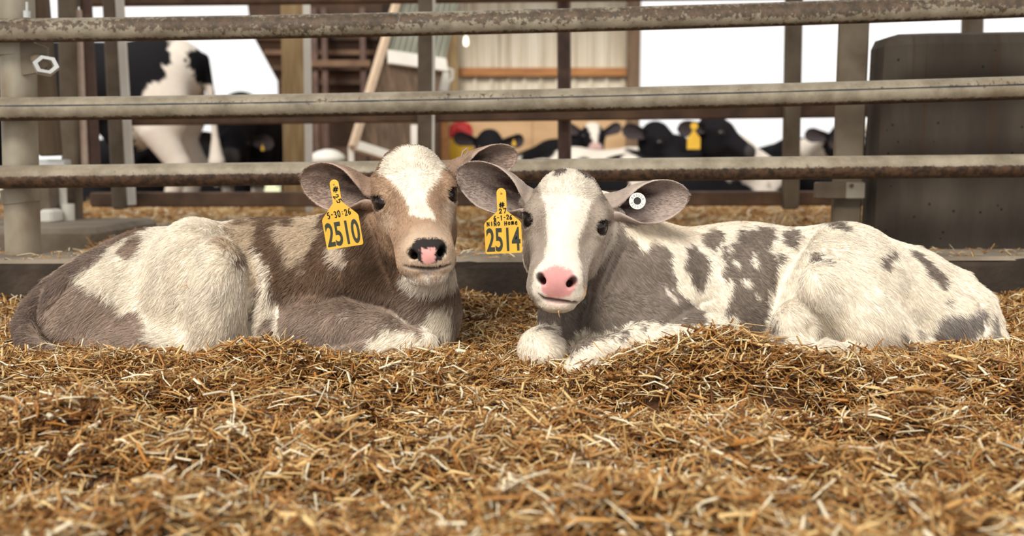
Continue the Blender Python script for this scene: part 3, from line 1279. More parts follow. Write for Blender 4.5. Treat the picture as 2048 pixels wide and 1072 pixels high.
def body_b(F):
    B = BodyPx(F)
    B.c((1300, 585, .10, 130), (1480, 590, .12, 139), (1680, 595, .13, 138), k=.04)
    B.e(1690, 590, .03, 128, .14, 146, -3, .05)                                        # haunch
    B.e(1690, 610, -.03, 110, .11, 118, -20, .05)                                      # thigh
    B.e(1785, 606, .08, 130, .15, 112, -26, .05)                                       # croup
    B.e(1878, 642, .05, 106, .13, 82, -24, .05)                                        # rump
    B.e(1935, 680, .03, 58, .11, 56, 0, .04)
    B.c((1650, 575, -.13, 50), (1745, 650, -.14, 46), (1840, 712, -.12, 42), k=.04)    # shank ridge
    B.e(1590, 660, -.09, 46, .06, 62, 8, .022)                                         # stifle
    B.c((1560, 700, -.16, 26), (1650, 715, -.17, 30), (1760, 722, -.15, 30), k=.02)    # hind cannon
    B.e(1290, 575, -.0, 108, .12, 112, 14, .05)                                        # shoulder
    B.e(1235, 640, -.06, 76, .10, 72, 24, .035)                                        # point of shoulder
    B.e(1330, 640, -.08, 92, .09, 58, 18, .04)                                         # upper arm
    B.c((1420, 668, -.13, 44), (1290, 682, -.19, 33), (1190, 712, -.24, 34), k=.025)   # near foreleg
    B.c((1178, 716, -.24, 37), (1158, 738, -.25, 30), k=.015)                          # near knee
    B.c((1170, 742, -.24, 24), (1260, 748, -.21, 22), (1350, 748, -.19, 22), k=.02)
    B.e(1086, 698, -.13, 50, .065, 46, 0, .012)                                        # far knee
    B.c((1090, 730, -.12, 28), (1160, 742, -.08, 26), k=.02)
    B.e(1128, 640, -.02, 52, .09, 90, 4, .03)                                          # brisket
    B.e(1118, 690, -.08, 40, .06, 40, 0, .02)
    B.c((1270, 540, .08, 104), (1205, 490, .02, 92), (1150, 440, -.04, 72), k=.05)     # neck
    B.c((1195, 560, .0, 78), (1140, 545, -.06, 60), k=.04)                             # throat
    B.c((1985, 640, .0, 15), (1996, 670, -.02, 15), (1990, 705, -.07, 18), (1972, 728, -.11, 19), k=.006)     # tail
    B.c((1830, 505, .13, 14), (1925, 556, .10, 14), (1972, 600, .05, 15), (1985, 640, .0, 15), k=.012)


NOSE_A = [(821, 491), (828, 481), (842, 477), (858, 476), (872, 477), (886, 479), (894, 494), (891, 509), (879, 525), (849, 531), (838, 522), (822, 508)]
PATCH_A = [
    # on the body
    dict(p=[(317, 440), (365, 425), (412, 428), (446, 450), (474, 478), (502, 508), (514, 560), (506, 640), (498, 715), (380, 722), (322, 700), (300, 684), (301, 660), (290, 641), (272, 619), (243, 628), (236, 609), (203, 588), (171, 568), (128, 556), (150, 520), (222, 480), (280, 452)], c=WHITE, rough=.006),
    dict(p=[(20, 640), (60, 590), (100, 556), (160, 516), (220, 486), (226, 508), (170, 540), (116, 582), (84, 626), (78, 665), (96, 700), (140, 730), (40, 730)], c=(.205, .15, .12), rough=.004, soft=.006),
    dict(p=[(440, 448), (520, 440), (512, 470), (508, 500), (520, 560), (512, 600), (500, 560), (500, 510), (470, 480)], c=(.56, .44, .31), rough=.006, soft=.012),
    dict(p=[(505, 486), (532, 514), (545, 545), (540, 590), (558, 612), (565, 650), (560, 700), (500, 705), (500, 660), (515, 610), (524, 570), (516, 520)], c=WHITE, rough=.004),
    dict(p=[(528, 640), (545, 630), (552, 650), (535, 676), (524, 664)], c=A_TAUPE, rough=.006),
    dict(p=[(474, 492), (488, 500), (500, 522), (494, 526), (480, 508)], c=A_BROWN, rough=.004),
    dict(p=[(513, 566), (524, 572), (526, 592), (514, 598), (509, 584)], c=A_TAUPE, rough=.004),
    dict(p=[(236, 505), (250, 487), (286, 468), (291, 482), (286, 500), (273, 517), (252, 516), (244, 508)], c=A_BROWN, rough=.003),
    dict(p=[(556, 446), (600, 432), (645, 426), (642, 468), (612, 500), (600, 556), (588, 546), (570, 486), (548, 472)], c=(.58, .46, .33), rough=.009, soft=.008),
    dict(p=[(566, 440), (588, 436), (592, 450), (574, 454)], c=A_BROWN, rough=.006),
    dict(p=[(656, 484), (690, 486), (694, 530), (682, 526), (666, 530), (656, 515)], c=(.66, .56, .45), rough=.006),
    dict(p=[(684, 622), (697, 618), (700, 640), (690, 646)], c=(.62, .52, .44), rough=.003),
    dict(p=[(752, 664), (790, 652), (830, 664), (862, 690), (850, 720), (770, 712), (735, 700)], c=WHITE, rough=.008),
    dict(p=[(850, 640), (870, 612), (900, 618), (910, 690), (856, 690)], c=WHITE, rough=.01),
    # on the face
    dict(p=[(752, 338), (758, 318), (784, 299), (810, 292), (843, 292), (867, 302), (885, 319), (889, 335), (877, 343), (877, 358), (865, 374), (853, 386), (849, 402), (860, 416), (870, 428), (871, 441), (855, 434), (840, 435), (826, 431), (819, 428), (819, 410), (808, 395), (795, 374), (775, 354), (760, 347)], c=WHITE, on='head', rough=.003),
    dict(p=[(752, 416), (775, 418), (790, 440), (775, 462), (756, 445)], c=(.55, .42, .31), on='head', rough=.004, soft=.02, a=.7),
    dict(p=[(890, 402), (912, 398), (912, 440), (898, 450), (886, 425)], c=(.62, .51, .40), on='head', rough=.004, soft=.02, a=.8),
    dict(p=[(802, 530), (806, 490), (822, 466), (850, 458), (880, 462), (900, 478), (911, 500), (912, 540), (880, 560), (830, 555)], c=(.64, .50, .37), on='head', rough=.005, soft=.035, a=.75),
    dict(p=[(798, 545), (815, 548), (850, 560), (890, 545), (912, 528), (915, 570), (870, 590), (810, 585)], c=(.74, .66, .56), on='all', rough=.006, soft=.012),
    dict(p=NOSE_A, c=(.030, .024, .022), on='head', rough=.002, nose=1),
    dict(p=[(839, 495), (858, 498), (873, 496), (868, 508), (873, 518), (864, 528), (849, 530), (843, 518), (844, 506)], c=PINK, on='head', rough=.0015, soft=.002),
    dict(p=[(836, 536), (850, 540), (868, 538), (884, 532), (880, 545), (856, 551), (840, 546)], c=(.16, .12, .11), on='head', rough=.003, soft=.006, a=.75),
]


def tint_a(P, C, hm, h):
    # sandy face, darker neck side and taupe rump: regional coat shades
    x = P[:, 0]
    brown = (np.abs(C - np.array(A_BROWN)).sum(1) < .02)
    rump = brown * (1 - hm) * np.clip((-.55 - x) / .08, 0, 1) * np.clip((.26 - P[:, 2]) / .05, 0, 1)
    C = C + (np.array(A_TAUPE) - C) * rump[:, None]
    arm = brown * (1 - hm) * np.clip((.15 - P[:, 2]) / .06, 0, 1) * np.clip((x + .55) / .05, 0, 1)
    C = C + (np.array(A_TAUPE) - C) * arm[:, None]
    return C * (1 + .10 * fbm(P, .03, 41))[:, None]


def len_a(V, H, h):
    L = np.full(len(V), .019)
    L = L * (1 - H) + H * .0085
    L = np.where(H > .5, np.interp(-h[:, 1], [60, 100, 150], [.0085, .0075, .0052]), L)
    L = np.where((h[:, 2] > 55) & (H > .5), .014, L)
    L = np.where((h[:, 2] < -145) & (H > .3), .011, L)
    return L


HA = dict(O=at(829, 397, -.10), R=Rhead(-6, 10))


def EP(u, v, Y):
    return at(u, v, Y)


CALF_A = dict(
    seed=1, foot=tuple(at(450, 705, .08) * np.array([1, 1, 0])),
    label='left calf lying in straw, brown and white, wearing yellow tag 2510',
    box=(-1.16, -.02, -.36, .40, -.06, .50), headbox=(-.33, -.09, -.30, -.02, .10, .45),
    notch=[[(922, 316, -.02), (926, 303, -.02), (934, 297, -.02), (936, 304, -.02), (930, 312, -.02)]],
    mouth=[(806, 531), (822, 535), (845, 538), (868, 538), (888, 534), (904, 528)],
    folds=[([(572, 650), (610, 606), (690, 588), (780, 618), (832, 655)], .012, .010), ([(506, 505), (514, 560), (503, 630), (492, 690)], .012, .010),
           ([(372, 520), (362, 600)], .010, .030), ([(738, 440), (760, 520), (790, 585)], .008, .010), ([(545, 520), (548, 580), (560, 640)], .008, .010), ([(640, 500), (660, 560)], .006, .02), ([(232, 500), (180, 534), (130, 576), (96, 618), (84, 655), (94, 692)], .016, .008), ([(440, 452), (480, 490), (500, 530)], .008, .012)],
    body=body_a, O=HA['O'], R=HA['R'], base=A_BROWN, face=A_FACE, crown=A_BROWN, patches=PATCH_A, tint=tint_a, length=len_a,
    lid=(.020, .014, .012), lip=(.035, .027, .026), dens=15.0, rad=.00046, lift=.36, comb=(-.75, -.1, -.75), whorl=(0, -70, 30),
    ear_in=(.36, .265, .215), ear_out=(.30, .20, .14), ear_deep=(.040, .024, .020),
    ears=[dict(shape=dict(base=at(752, 384, -.04), tip=at(603, 352, -.07), face=(.20, -1, -.30), width=.046,
                          prof=[(0, .58), (.18, .60), (.4, .90), (.62, 1.04), (1, .95)], cup=[(0, 178), (.14, 172), (.30, 138), (.5, 98), (.8, 58), (1, 38)]), deep=.25),
          dict(shape=dict(base=at(893, 346, .04), tip=at(1032, 305, .05), face=(-.15, -1, -.38), width=.037,
                          prof=[(0, .60), (.2, .64), (.45, .95), (.65, 1.02), (1, .95)], cup=[(0, 178), (.14, 172), (.30, 138), (.5, 98), (.8, 58), (1, 38)]), deep=-.2)])

NOSE_B = [(1075, 546), (1088, 536), (1116, 532), (1136, 537), (1153, 552), (1158, 566), (1148, 583), (1137, 597), (1113, 595), (1088, 594), (1082, 574), (1077, 560)]
PATCH_B = [
    dict(p=[(1160, 560), (1190, 470), (1222, 440), (1243, 448), (1250, 476), (1264, 470), (1275, 492), (1286, 502), (1303, 488), (1328, 488), (1341, 506), (1341, 533), (1348, 547), (1357, 569), (1345, 582), (1375, 596), (1406, 623), (1412, 652), (1348, 652), (1281, 645), (1254, 660), (1178, 680), (1120, 700), (1070, 680), (1066, 620)], c=B_GREY, rough=.006),
    dict(p=[(1122, 748), (1138, 712), (1163, 690), (1215, 677), (1252, 662), (1292, 668), (1330, 648), (1400, 655), (1425, 700), (1200, 770)], c=WHITE, rough=.006),
    dict(p=[(1030, 700), (1052, 672), (1085, 652), (1118, 664), (1136, 705), (1110, 755), (1035, 748)], c=WHITE, rough=.006),
    dict(p=[(1324, 562), (1334, 575), (1345, 590), (1362, 604), (1348, 604), (1332, 590)], c=(.66, .58, .50), rough=.003),
    dict(p=[(1100, 660), (1112, 640), (1118, 680), (1108, 706)], c=(.62, .54, .46), rough=.005),
    dict(p=[(1366, 531), (1370, 493), (1388, 484), (1393, 502), (1416, 515), (1415, 562), (1402, 588), (1390, 570)], c=B_GREY, rough=.005),
    dict(p=[(1403, 467), (1420, 461), (1441, 459), (1449, 474), (1434, 494), (1427, 505), (1416, 494), (1403, 485)], c=B_GREY, rough=.005),
    dict(p=[(1472, 470), (1484, 456), (1517, 450), (1541, 455), (1545, 477), (1541, 501), (1545, 517), (1555, 531), (1549, 561), (1535, 601), (1539, 628), (1534, 655), (1518, 682), (1501, 668), (1486, 648), (1466, 632), (1440, 634), (1452, 601), (1444, 561), (1436, 541), (1450, 517), (1446, 492), (1464, 487)], c=B_GREY, rough=.010),
    dict(p=[(1464, 520), (1474, 517), (1480, 534), (1470, 536)], c=WHITE, rough=.003),
    dict(p=[(1508, 500), (1511, 516), (1516, 532), (1506, 532), (1502, 518)], c=WHITE, rough=.002),
    dict(p=[(1480, 557), (1500, 558), (1498, 572), (1488, 572)], c=WHITE, rough=.003),
    dict(p=[(1510, 580), (1520, 590), (1524, 606), (1514, 604)], c=WHITE, rough=.004),
    dict(p=[(1450, 560), (1462, 556), (1464, 590), (1456, 600)], c=WHITE, rough=.004),
    dict(p=[(1561, 459), (1591, 458), (1590, 480), (1578, 501), (1568, 490), (1556, 472)], c=B_GREY, rough=.006),
    dict(p=[(1544, 505), (1562, 498), (1568, 512), (1556, 530), (1548, 520)], c=B_GREY, rough=.006),
    dict(p=[(1635, 453), (1655, 444), (1683, 440), (1700, 459), (1685, 465), (1664, 456)], c=B_GREY, rough=.004),
    dict(p=[(1617, 514), (1632, 503), (1649, 522), (1638, 530), (1630, 520)], c=B_GREY, rough=.005),
    dict(p=[(1756, 524), (1769, 502), (1783, 496), (1791, 511), (1779, 524), (1776, 540), (1763, 535)], c=B_GREY, rough=.004),
    dict(p=[(1814, 499), (1833, 501), (1853, 524), (1880, 541), (1891, 566), (1880, 580), (1870, 561), (1846, 549), (1850, 532), (1820, 515)], c=B_GREY, rough=.004),
    dict(p=[(1870, 604), (1878, 592), (1880, 612), (1872, 622)], c=B_GREY, rough=.004),
    dict(p=[(1888, 606), (1897, 590), (1900, 606), (1892, 614)], c=B_GREY, rough=.003),
    dict(p=[(1872, 640), (1890, 626), (1924, 634), (1950, 624), (1967, 612), (1978, 636), (1956, 666), (1926, 690), (1872, 698), (1862, 682)], c=(.27, .235, .21), rough=.005),
    dict(p=[(1800, 664), (1808, 656), (1822, 690), (1814, 698)], c=B_GREY, rough=.004, a=.8),
    dict(p=[(1826, 650), (1834, 648), (1844, 676), (1836, 682)], c=B_GREY, rough=.004, a=.7),
    dict(p=[(1976, 640), (1986, 620), (2000, 650), (2000, 720), (1975, 720)], c=(.22, .18, .15), rough=.005, a=.8),
    dict(p=[(1250, 440), (1420, 440), (1600, 446), (1600, 452), (1410, 458), (1340, 486), (1300, 484), (1262, 466)], c=CREAM, rough=.008, soft=.025, a=.55),
    dict(p=[(1270, 652), (1285, 650), (1290, 664), (1278, 668)], c=B_GREY, rough=.004),
    dict(p=[(1222, 668), (1250, 658), (1254, 664), (1228, 674)], c=B_GREY, rough=.004),
    # face
    dict(p=[(1076, 368), (1088, 350), (1110, 341), (1135, 336), (1141, 324), (1153, 336), (1165, 346), (1190, 356), (1199, 368), (1199, 387), (1187, 399), (1178, 418), (1170, 448), (1162, 470), (1156, 487), (1157, 513), (1165, 538), (1168, 572), (1172, 596), (1160, 620), (1110, 628), (1075, 612), (1060, 582), (1064, 556), (1076, 528), (1092, 507), (1096, 482), (1092, 448), (1090, 418), (1085, 390)], c=(.80, .725, .615), on='head', rough=.003),
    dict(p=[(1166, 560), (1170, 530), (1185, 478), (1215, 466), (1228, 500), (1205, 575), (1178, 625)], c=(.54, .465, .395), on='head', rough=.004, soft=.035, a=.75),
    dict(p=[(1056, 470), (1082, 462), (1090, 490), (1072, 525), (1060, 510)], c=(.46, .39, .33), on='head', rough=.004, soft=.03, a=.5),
    dict(p=[(1104, 350), (1112, 338), (1134, 334), (1132, 346), (1112, 356)], c=(.12, .088, .072), on='all', rough=.002),
    dict(p=[(1150, 340), (1164, 337), (1192, 352), (1196, 366), (1170, 357)], c=(.12, .088, .072), on='all', rough=.002),
    dict(p=NOSE_B, c=(.72, .34, .32), on='head', rough=.003, soft=.005, nose=1),
    dict(p=[(1086, 600), (1112, 604), (1140, 602), (1134, 610), (1100, 610)], c=(.66, .36, .33), on='head', rough=.003, soft=.006, a=.6),
]


def tint_b(P, C, hm, h):
    return C * (1 + .10 * fbm(P, .03, 43))[:, None]


def len_b(V, H, h):
    L = np.full(len(V), .0125)
    L = np.where((V[:, 0] > .55), .017, L)
    L = L * (1 - H) + H * .0075
    L = np.where(H > .5, np.interp(-h[:, 1], [60, 100, 150], [.0075, .0068, .0048]), L)
    L = np.where((h[:, 2] > 55) & (H > .5), .013, L)
    return L


HB = dict(O=at(1131, 446, -.13), R=Rhead(5.5, -5.5))
CALF_B = dict(
    seed=2, foot=tuple(at(1560, 705, .08) * np.array([1, 1, 0])),
    label='right calf lying in straw, white with grey blotches and pink nose',
    box=(-.02, 1.16, -.40, .40, -.06, .50), headbox=(0.0, .24, -.34, -.05, .05, .42),
    notch=[[(1246, 390, -.07), (1253, 376, -.075), (1260, 367, -.08), (1262, 372, -.085), (1256, 381, -.09), (1256, 388, -.09), (1263, 391, -.09)]],
    mouth=[(1077, 588), (1088, 598), (1112, 602), (1138, 605), (1156, 606), (1170, 596)],
    folds=[([(1224, 470), (1184, 580), (1164, 640), (1166, 700)], .014, .008), ([(1256, 480), (1218, 560), (1192, 620)], .005, .007), ([(1238, 476), (1204, 560), (1180, 610)], .005, .006),
           ([(1638, 446), (1596, 500), (1562, 560), (1546, 610)], .010, .014), ([(1618, 640), (1632, 705)], .014, .010), ([(1600, 560), (1612, 620)], .006, .016), ([(1745, 560), (1792, 640), (1832, 700)], -.006, .014), ([(1690, 560), (1720, 640)], .006, .03), ([(1310, 660), (1370, 620), (1420, 600)], .008, .012), ([(1925, 562), (1962, 604), (1974, 650), (1964, 705)], .013, .008), ([(1400, 560), (1410, 640)], .006, .02)],
    body=body_b, O=HB['O'], R=HB['R'], base=WHITE, face=B_FACE, crown=B_FACE, patches=PATCH_B, tint=tint_b, length=len_b,
    lid=(.035, .024, .020), lip=(.10, .045, .042), dens=16.0, rad=.00044, lift=.30, comb=(.7, -.1, -.75), whorl=(2, -72, 22),
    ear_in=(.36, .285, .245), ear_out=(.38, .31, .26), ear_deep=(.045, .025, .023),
    ears=[dict(shape=dict(base=at(1062, 404, -.05), tip=at(917, 338, -.10), face=(.15, -1, -.36), width=.044,
                          prof=[(0, .60), (.18, .62), (.4, .92), (.62, 1.06), (1, .95)], cup=[(0, 178), (.14, 172), (.30, 138), (.5, 98), (.8, 58), (1, 38)]), deep=.2),
          dict(shape=dict(base=at(1214, 412, -.05), tip=at(1375, 388, -.08), face=(-.2, -1, -.20), width=.042,
                          prof=[(0, .58), (.18, .60), (.4, .90), (.62, 1.04), (1, .95)], cup=[(0, 178), (.14, 172), (.30, 138), (.5, 98), (.8, 58), (1, 38)]), deep=-.1)])

import os, time
_t = time.time()
calf_a, WA = make_calf(CALF_A)
calf_b, WB = make_calf(CALF_B)
print('calves', time.time() - _t)
# ================================================================== gates and posts
def mat_rail(name, top_rust, bottom_rust, line=False, seed=0.0):
    """galvanised pipe with rust; attribute 'lift' runs from -1 underneath to 1 on top"""
    m, nt, bs = mat_new(name)
    a = nd(nt, 'ShaderNodeAttribute')
    a.attribute_name = 'lift'
    tc = nd(nt, 'ShaderNodeTexCoord')
    mp = nd(nt, 'ShaderNodeMapping')
    mp.inputs['Location'].default_value = (seed, seed * 2, 0)
    nt.links.new(tc.outputs['Object'], mp.inputs[0])

    def noise(s, d=8, st=None):
        n = nd(nt, 'ShaderNodeTexNoise')
        n.inputs['Scale'].default_value = s
        n.inputs['Detail'].default_value = d
        n.inputs['Roughness'].default_value = .65
        if st:
            q = nd(nt, 'ShaderNodeMapping')
            q.inputs['Scale'].default_value = st
            nt.links.new(mp.outputs[0], q.inputs[0])
            nt.links.new(q.outputs[0], n.inputs[0])
        else:
            nt.links.new(mp.outputs[0], n.inputs[0])
        return n.outputs[0]

    def math_(op, x, y=None, clamp=False):
        n = nd(nt, 'ShaderNodeMath', operation=op, use_clamp=clamp)
        for i, v in enumerate((x, y)):
            if v is None:
                continue
            if isinstance(v, (int, float)):
                n.inputs[i].default_value = v
            else:
                nt.links.new(v, n.inputs[i])
        return n.outputs[0]

    def mrange(x, a0, a1):
        n = nd(nt, 'ShaderNodeMapRange', interpolation_type='SMOOTHSTEP')
        n.inputs['From Min'].default_value = a0
        n.inputs['From Max'].default_value = a1
        nt.links.new(x, n.inputs['Value'])
        return n.outputs[0]

    def mix(f, c0, c1):
        n = nd(nt, 'ShaderNodeMix', data_type='RGBA')
        nt.links.new(f, n.inputs['Factor'])
        for i, c in ((6, c0), (7, c1)):
            if isinstance(c, tuple):
                n.inputs[i].default_value = c
            else:
                nt.links.new(c, n.inputs[i])
        return n.outputs[2]
    lift = a.outputs['Fac']
    base = mix(mrange(noise(14), .3, .7), srgb(126, 115, 96), srgb(168, 157, 136))
    base = mix(math_('MULTIPLY', mrange(noise(6, 5, (.4, 1, 1)), .52, .75), .5), base, srgb(124, 96, 66))
    rust = mix(mrange(noise(60), .35, .65), srgb(46, 34, 25), srgb(96, 70, 50))
    fine = noise(85, 10)
    big = noise(5, 6, (.5, 1, 1))
    # patches on the upper half
    r1 = math_('ADD', math_('MULTIPLY', fine, .75), math_('MULTIPLY', big, .6))
    r1 = math_('ADD', r1, math_('MULTIPLY', math_('ABSOLUTE', math_('SUBTRACT', lift, .35)), -.22))
    m1 = mrange(r1, .86 - .28 * top_rust, .94 - .28 * top_rust)
    # a band along the underside
    r2 = math_('ADD', math_('MULTIPLY', lift, -1.0), math_('MULTIPLY', math_('SUBTRACT', fine, .5), .55))
    m2 = mrange(r2, 1.0 - bottom_rust - .06, 1.0 - bottom_rust + .10)
    col = base
    if top_rust > 0:
        col = mix(math_('MULTIPLY', m1, .82), col, rust)
    col = mix(m2, col, rust)
    if line:
        w = math_('ADD', math_('ABSOLUTE', math_('SUBTRACT', lift, .22)), math_('MULTIPLY', math_('SUBTRACT', noise(30, 4, (.3, 1, 1)), .5), .10))
        lm = math_('SUBTRACT', 1.0, mrange(w, .045, .085))
        lm = math_('MULTIPLY', lm, mrange(noise(22, 4, (.35, 1, 1)), .28, .42))
        col = mix(lm, col, srgb(42, 46, 50))
    nt.links.new(col, bs.inputs['Base Color'])
    bs.inputs['Roughness'].default_value = .58
    bs.inputs['Metallic'].default_value = .12
    bp = nd(nt, 'ShaderNodeBump')
    bp.inputs['Strength'].default_value = .35
    bp.inputs['Distance'].default_value = .004
    nt.links.new(fine, bp.inputs['Height'])
    nt.links.new(bp.outputs[0], bs.inputs['Normal'])
    return m


def pipe_rail(name, pts, r, mat, parent, n=28):
    pts = np.array(pts, float)
    # smooth run through the measured points
    xs = np.linspace(pts[0, 0], pts[-1, 0], 40)
    ys = np.interp(xs, pts[:, 0], pts[:, 1])
    co = np.polyfit(pts[:, 0], pts[:, 2], 2)
    zs = np.polyval(co, xs)
    V, up, Q = [], [], []
    for x, y, z in zip(xs, ys, zs):
        for k in range(n):
            a = 2 * math.pi * k / n
            V.append((x, y + r * math.cos(a), z + r * math.sin(a)))
            up.append(math.sin(a))
    for i in range(len(xs) - 1):
        for k in range(n):
            Q.append((i * n + k, (i + 1) * n + k, (i + 1) * n + (k + 1) % n, i * n + (k + 1) % n))
    me = fast_mesh(name, V, Q)
    at_ = me.attributes.new('lift', 'FLOAT', 'POINT')
    at_.data.foreach_set('value', np.array(up, np.float32))
    return link(name, me, mat, parent, smooth=True)


YG = .57
gate = empty('pipe_gate', tuple(at(1024, 520, YG) * np.array([1, 1, 0])))
tag(gate, 'near gate of three rusty galvanised pipes just behind the calves', 'gate')
R_ = .0315
RAILS = [([(-520, 64), (0, 62), (500, 55.5), (1000, 44), (1500, 29.5), (2048, 10), (2560, -10)], mat_rail('rail_flaking_rust', 1.22, .20, seed=0)),
         ([(-520, 222), (0, 218.5), (500, 213.5), (1000, 203), (1500, 191.5), (2048, 175), (2560, 158)], mat_rail('rail_pale_line', .45, .28, True, seed=3)),
         ([(-520, 360), (0, 356), (500, 350.5), (1040, 339), (1500, 336.5), (2048, 332), (2560, 327)], mat_rail('rail_brown_underside', .3, 1.06, seed=7))]
RL = ['upper pipe rail flaked with rust', 'middle pipe rail with thin dark line', 'lower pipe rail brown along its underside']
for (pp, mm), lb in zip(RAILS, RL):
    tag(pipe_rail('rail', [at(u, v, YG) for u, v in pp], R_, mm, gate), lb)

M_GALV = mat_noise('galvanised_post', [(0.2, srgb(112, 84, 58)), (0.4, srgb(148, 136, 116)), (0.6, srgb(168, 160, 143)), (0.85, srgb(186, 180, 164))], scale=7, detail=7, rough=.5, metal=.25, stretch=(1, 1, .6), bump=.15)
M_TUBE = mat_noise('dull_tube', [(0.2, srgb(72, 54, 38)), (0.4, srgb(104, 90, 72)), (0.7, srgb(128, 115, 96))], scale=8, detail=7, rough=.6, metal=.15, bump=.1)
M_BTUBE = mat_noise('brown_gate_tube', [(0.2, srgb(58, 41, 29)), (0.45, srgb(92, 68, 50)), (0.8, srgb(128, 98, 72))], scale=9, detail=8, rough=.65, bump=.2)
M_RUSTPIPE = mat_noise('rust_pipe', [(0.2, srgb(62, 42, 34)), (0.6, srgb(92, 66, 54)), (0.9, srgb(132, 108, 90))], scale=14, detail=8, rough=.6, bump=.2)
M_SILVER = mat_noise('bright_zinc', [(0.3, srgb(190, 190, 186)), (0.7, srgb(226, 226, 222))], scale=12, rough=.3, metal=.5)
M_WHITE = mat_noise('white_paint_and_lit_side', [(0.3, srgb(220, 214, 202)), (0.7, srgb(240, 236, 226))], scale=6, rough=.6)


def post_px(name, u0, v0, u1, v1, wpx, Y, mat, parent=None, round_=False, depth=None, n=24, bev=.006):
    p, q = at(u0, v0, Y), at(u1, v1, Y)
    r = wpx * px(Y) / 2
    mb = MB()
    if round_:
        mb.tube([p, q], r, n)
    else:
        mb.beam(p, q, depth or 2 * r, 2 * r, (0, 1, 0), bev)
    return mb.build(name, mat, parent, round_)


# ---- left gate post on the curb
YP = .672
gp = empty('gate_post', tuple(at(48, 520, YP)))
tag(gp, 'thick galvanised round gate post at the far left, standing on curb', 'post')
post_px('pipe', 30, -120, 47, 524, 66, YP, M_GALV, gp, True)
post_px('sleeve', 40, 377, 44.5, 405, 74, YP, M_GALV, gp, True)
post_px('collar', 28, 84, 31, 112, 72, YP, M_GALV, gp, True)
P0 = at(46, 118, YP - .03)
cl = MB()
cl.prism([(-.012, -.045), (.058, -.034), (.062, .03), (.02, .045), (-.012, .045)], P0 + (.012, -.012, 0), (1, 0, 0), (0, 0, 1), -.012)
cl.tube([at(72, 118, YP - .05), at(84, 126, YP - .09)], .016, 12)
cl.build('bracket', M_TUBE, gp)
# six-sided collar with an open dark bore
hx = MB()
c = at(92, 129, YP - .10)
ax = np.array([.42, -.86, .10]); ax /= np.linalg.norm(ax)
e1 = np.cross(ax, (0, 0, 1)); e1 /= np.linalg.norm(e1)
e2 = np.cross(e1, ax)
V, F = [], []
for o, ro, ri in ((0, .030, .019), (.045, .030, .019)):
    for r in (ro, ri):
        for k in range(6):
            a = math.pi / 3 * k + .2
            V.append(c + ax * (o - .045) + e1 * (r * 1.1 * math.cos(a)) + e2 * (r * .86 * math.sin(a)))
for k in range(6):
    j = (k + 1) % 6
    F += [(k, j, 12 + j, 12 + k), (6 + k, 18 + k, 18 + j, 6 + j), (12 + k, 12 + j, 18 + j, 18 + k), (k, 6 + k, 6 + j, j)]
hx.add(V, F)
hx.build('hexagonal_collar', M_SILVER, gp)
MB().tube([at(54, 22, YP - .06), at(54, 36, YP - .06)], [.010, .010], 10).tube([at(54, 4, YP - .06), at(54, 23, YP - .06)], .004, 8).build('hinge_pin', M_SILVER, gp, True)

# ---- far gate of square tube
YF = 2.35
fg = empty('tube_gate', tuple(at(1000, 420, YF) * np.array([1, 1, 0])))
tag(fg, 'second gate of dull brown square tube, farther back across the straw', 'gate')


def bar(name, u0, v0, u1, v1, hpx, Y, mat, parent, tpx=None):
    return MB().beam(at(u0, v0, Y), at(u1, v1, Y), hpx * px(Y), (tpx or hpx) * px(Y), (0, 0, 1), .006).build(name, mat, parent)


tag(bar('gate_rail', 140, -1, 2500, -25, 26, YF, M_BTUBE, fg), 'top tube of the far gate')
bar('gate_rail', 250, 236, 2500, 210, 30, YF, M_BTUBE, fg)
bar('gate_rail', 185, 399, 2500, 395, 29, YF, M_BTUBE, fg)
for u0, u1, w in ((221, 241, 25), (854, 851, 32), (1588, 1580, 29), (1946, 1936, 32)):
    o = post_px('upright', u0, -8, u1, 418, w, YF - .06, M_TUBE, fg)
o = MB()
for u0, u1, w in ((239, 264, 15), (868, 866, 5)):
    MB().beam(at(u0, -8, YF - .1), at(u1, 410, YF - .1), .02, w * px(YF), (0, 1, 0), .002).build('lit_tube_side', M_WHITE, fg)  # white strips stand in for the lit sides of the tubes

# ---- posts behind the near gate
bp_ = empty('steel_post', tuple(at(1692, 470, .95) * np.array([1, 1, 0])))
tag(bp_, 'square brown steel post left of the big concrete panel', 'post')
post_px('tube', 1712, -60, 1689, 500, 56, .95, M_TUBE, bp_, depth=.035)
b1 = MB().box(at(1662, 381, .90), (33 * px(.9), .012, 17 * px(.9)), bev=.004)
b1.build('clamp_plate', M_TUBE, bp_)
MB().box(at(1708, 381, .90), (20 * px(.9), .014, 17 * px(.9)), bev=.004).build('clamp_plate', M_GALV, bp_)
MB().tube([at(1704, 371, .885), at(1704, 371, .875)], .006, 6).build('bolt', M_RUSTPIPE, bp_)

pp = post_px('pipe_post', 1127, -60, 1130, 440, 27, 2.5, M_RUSTPIPE, None, True)
tag(pp, 'dark rusty round pipe post standing behind the grey calf', 'post')

wp = empty('wooden_post', tuple(at(596, 420, 3.3) * np.array([1, 1, 0])))
tag(wp, 'square tan timber post between dark hopper and black cow', 'post')
post_px('timber', 588, -80, 596, 424, 46, 3.3, M_POST, wp)
post_px('lit_side_strip', 612, -80, 619, 424, 14, 3.22, M_WHITE, wp, depth=.02, bev=.002)  # bright strip added as the lit side of the post

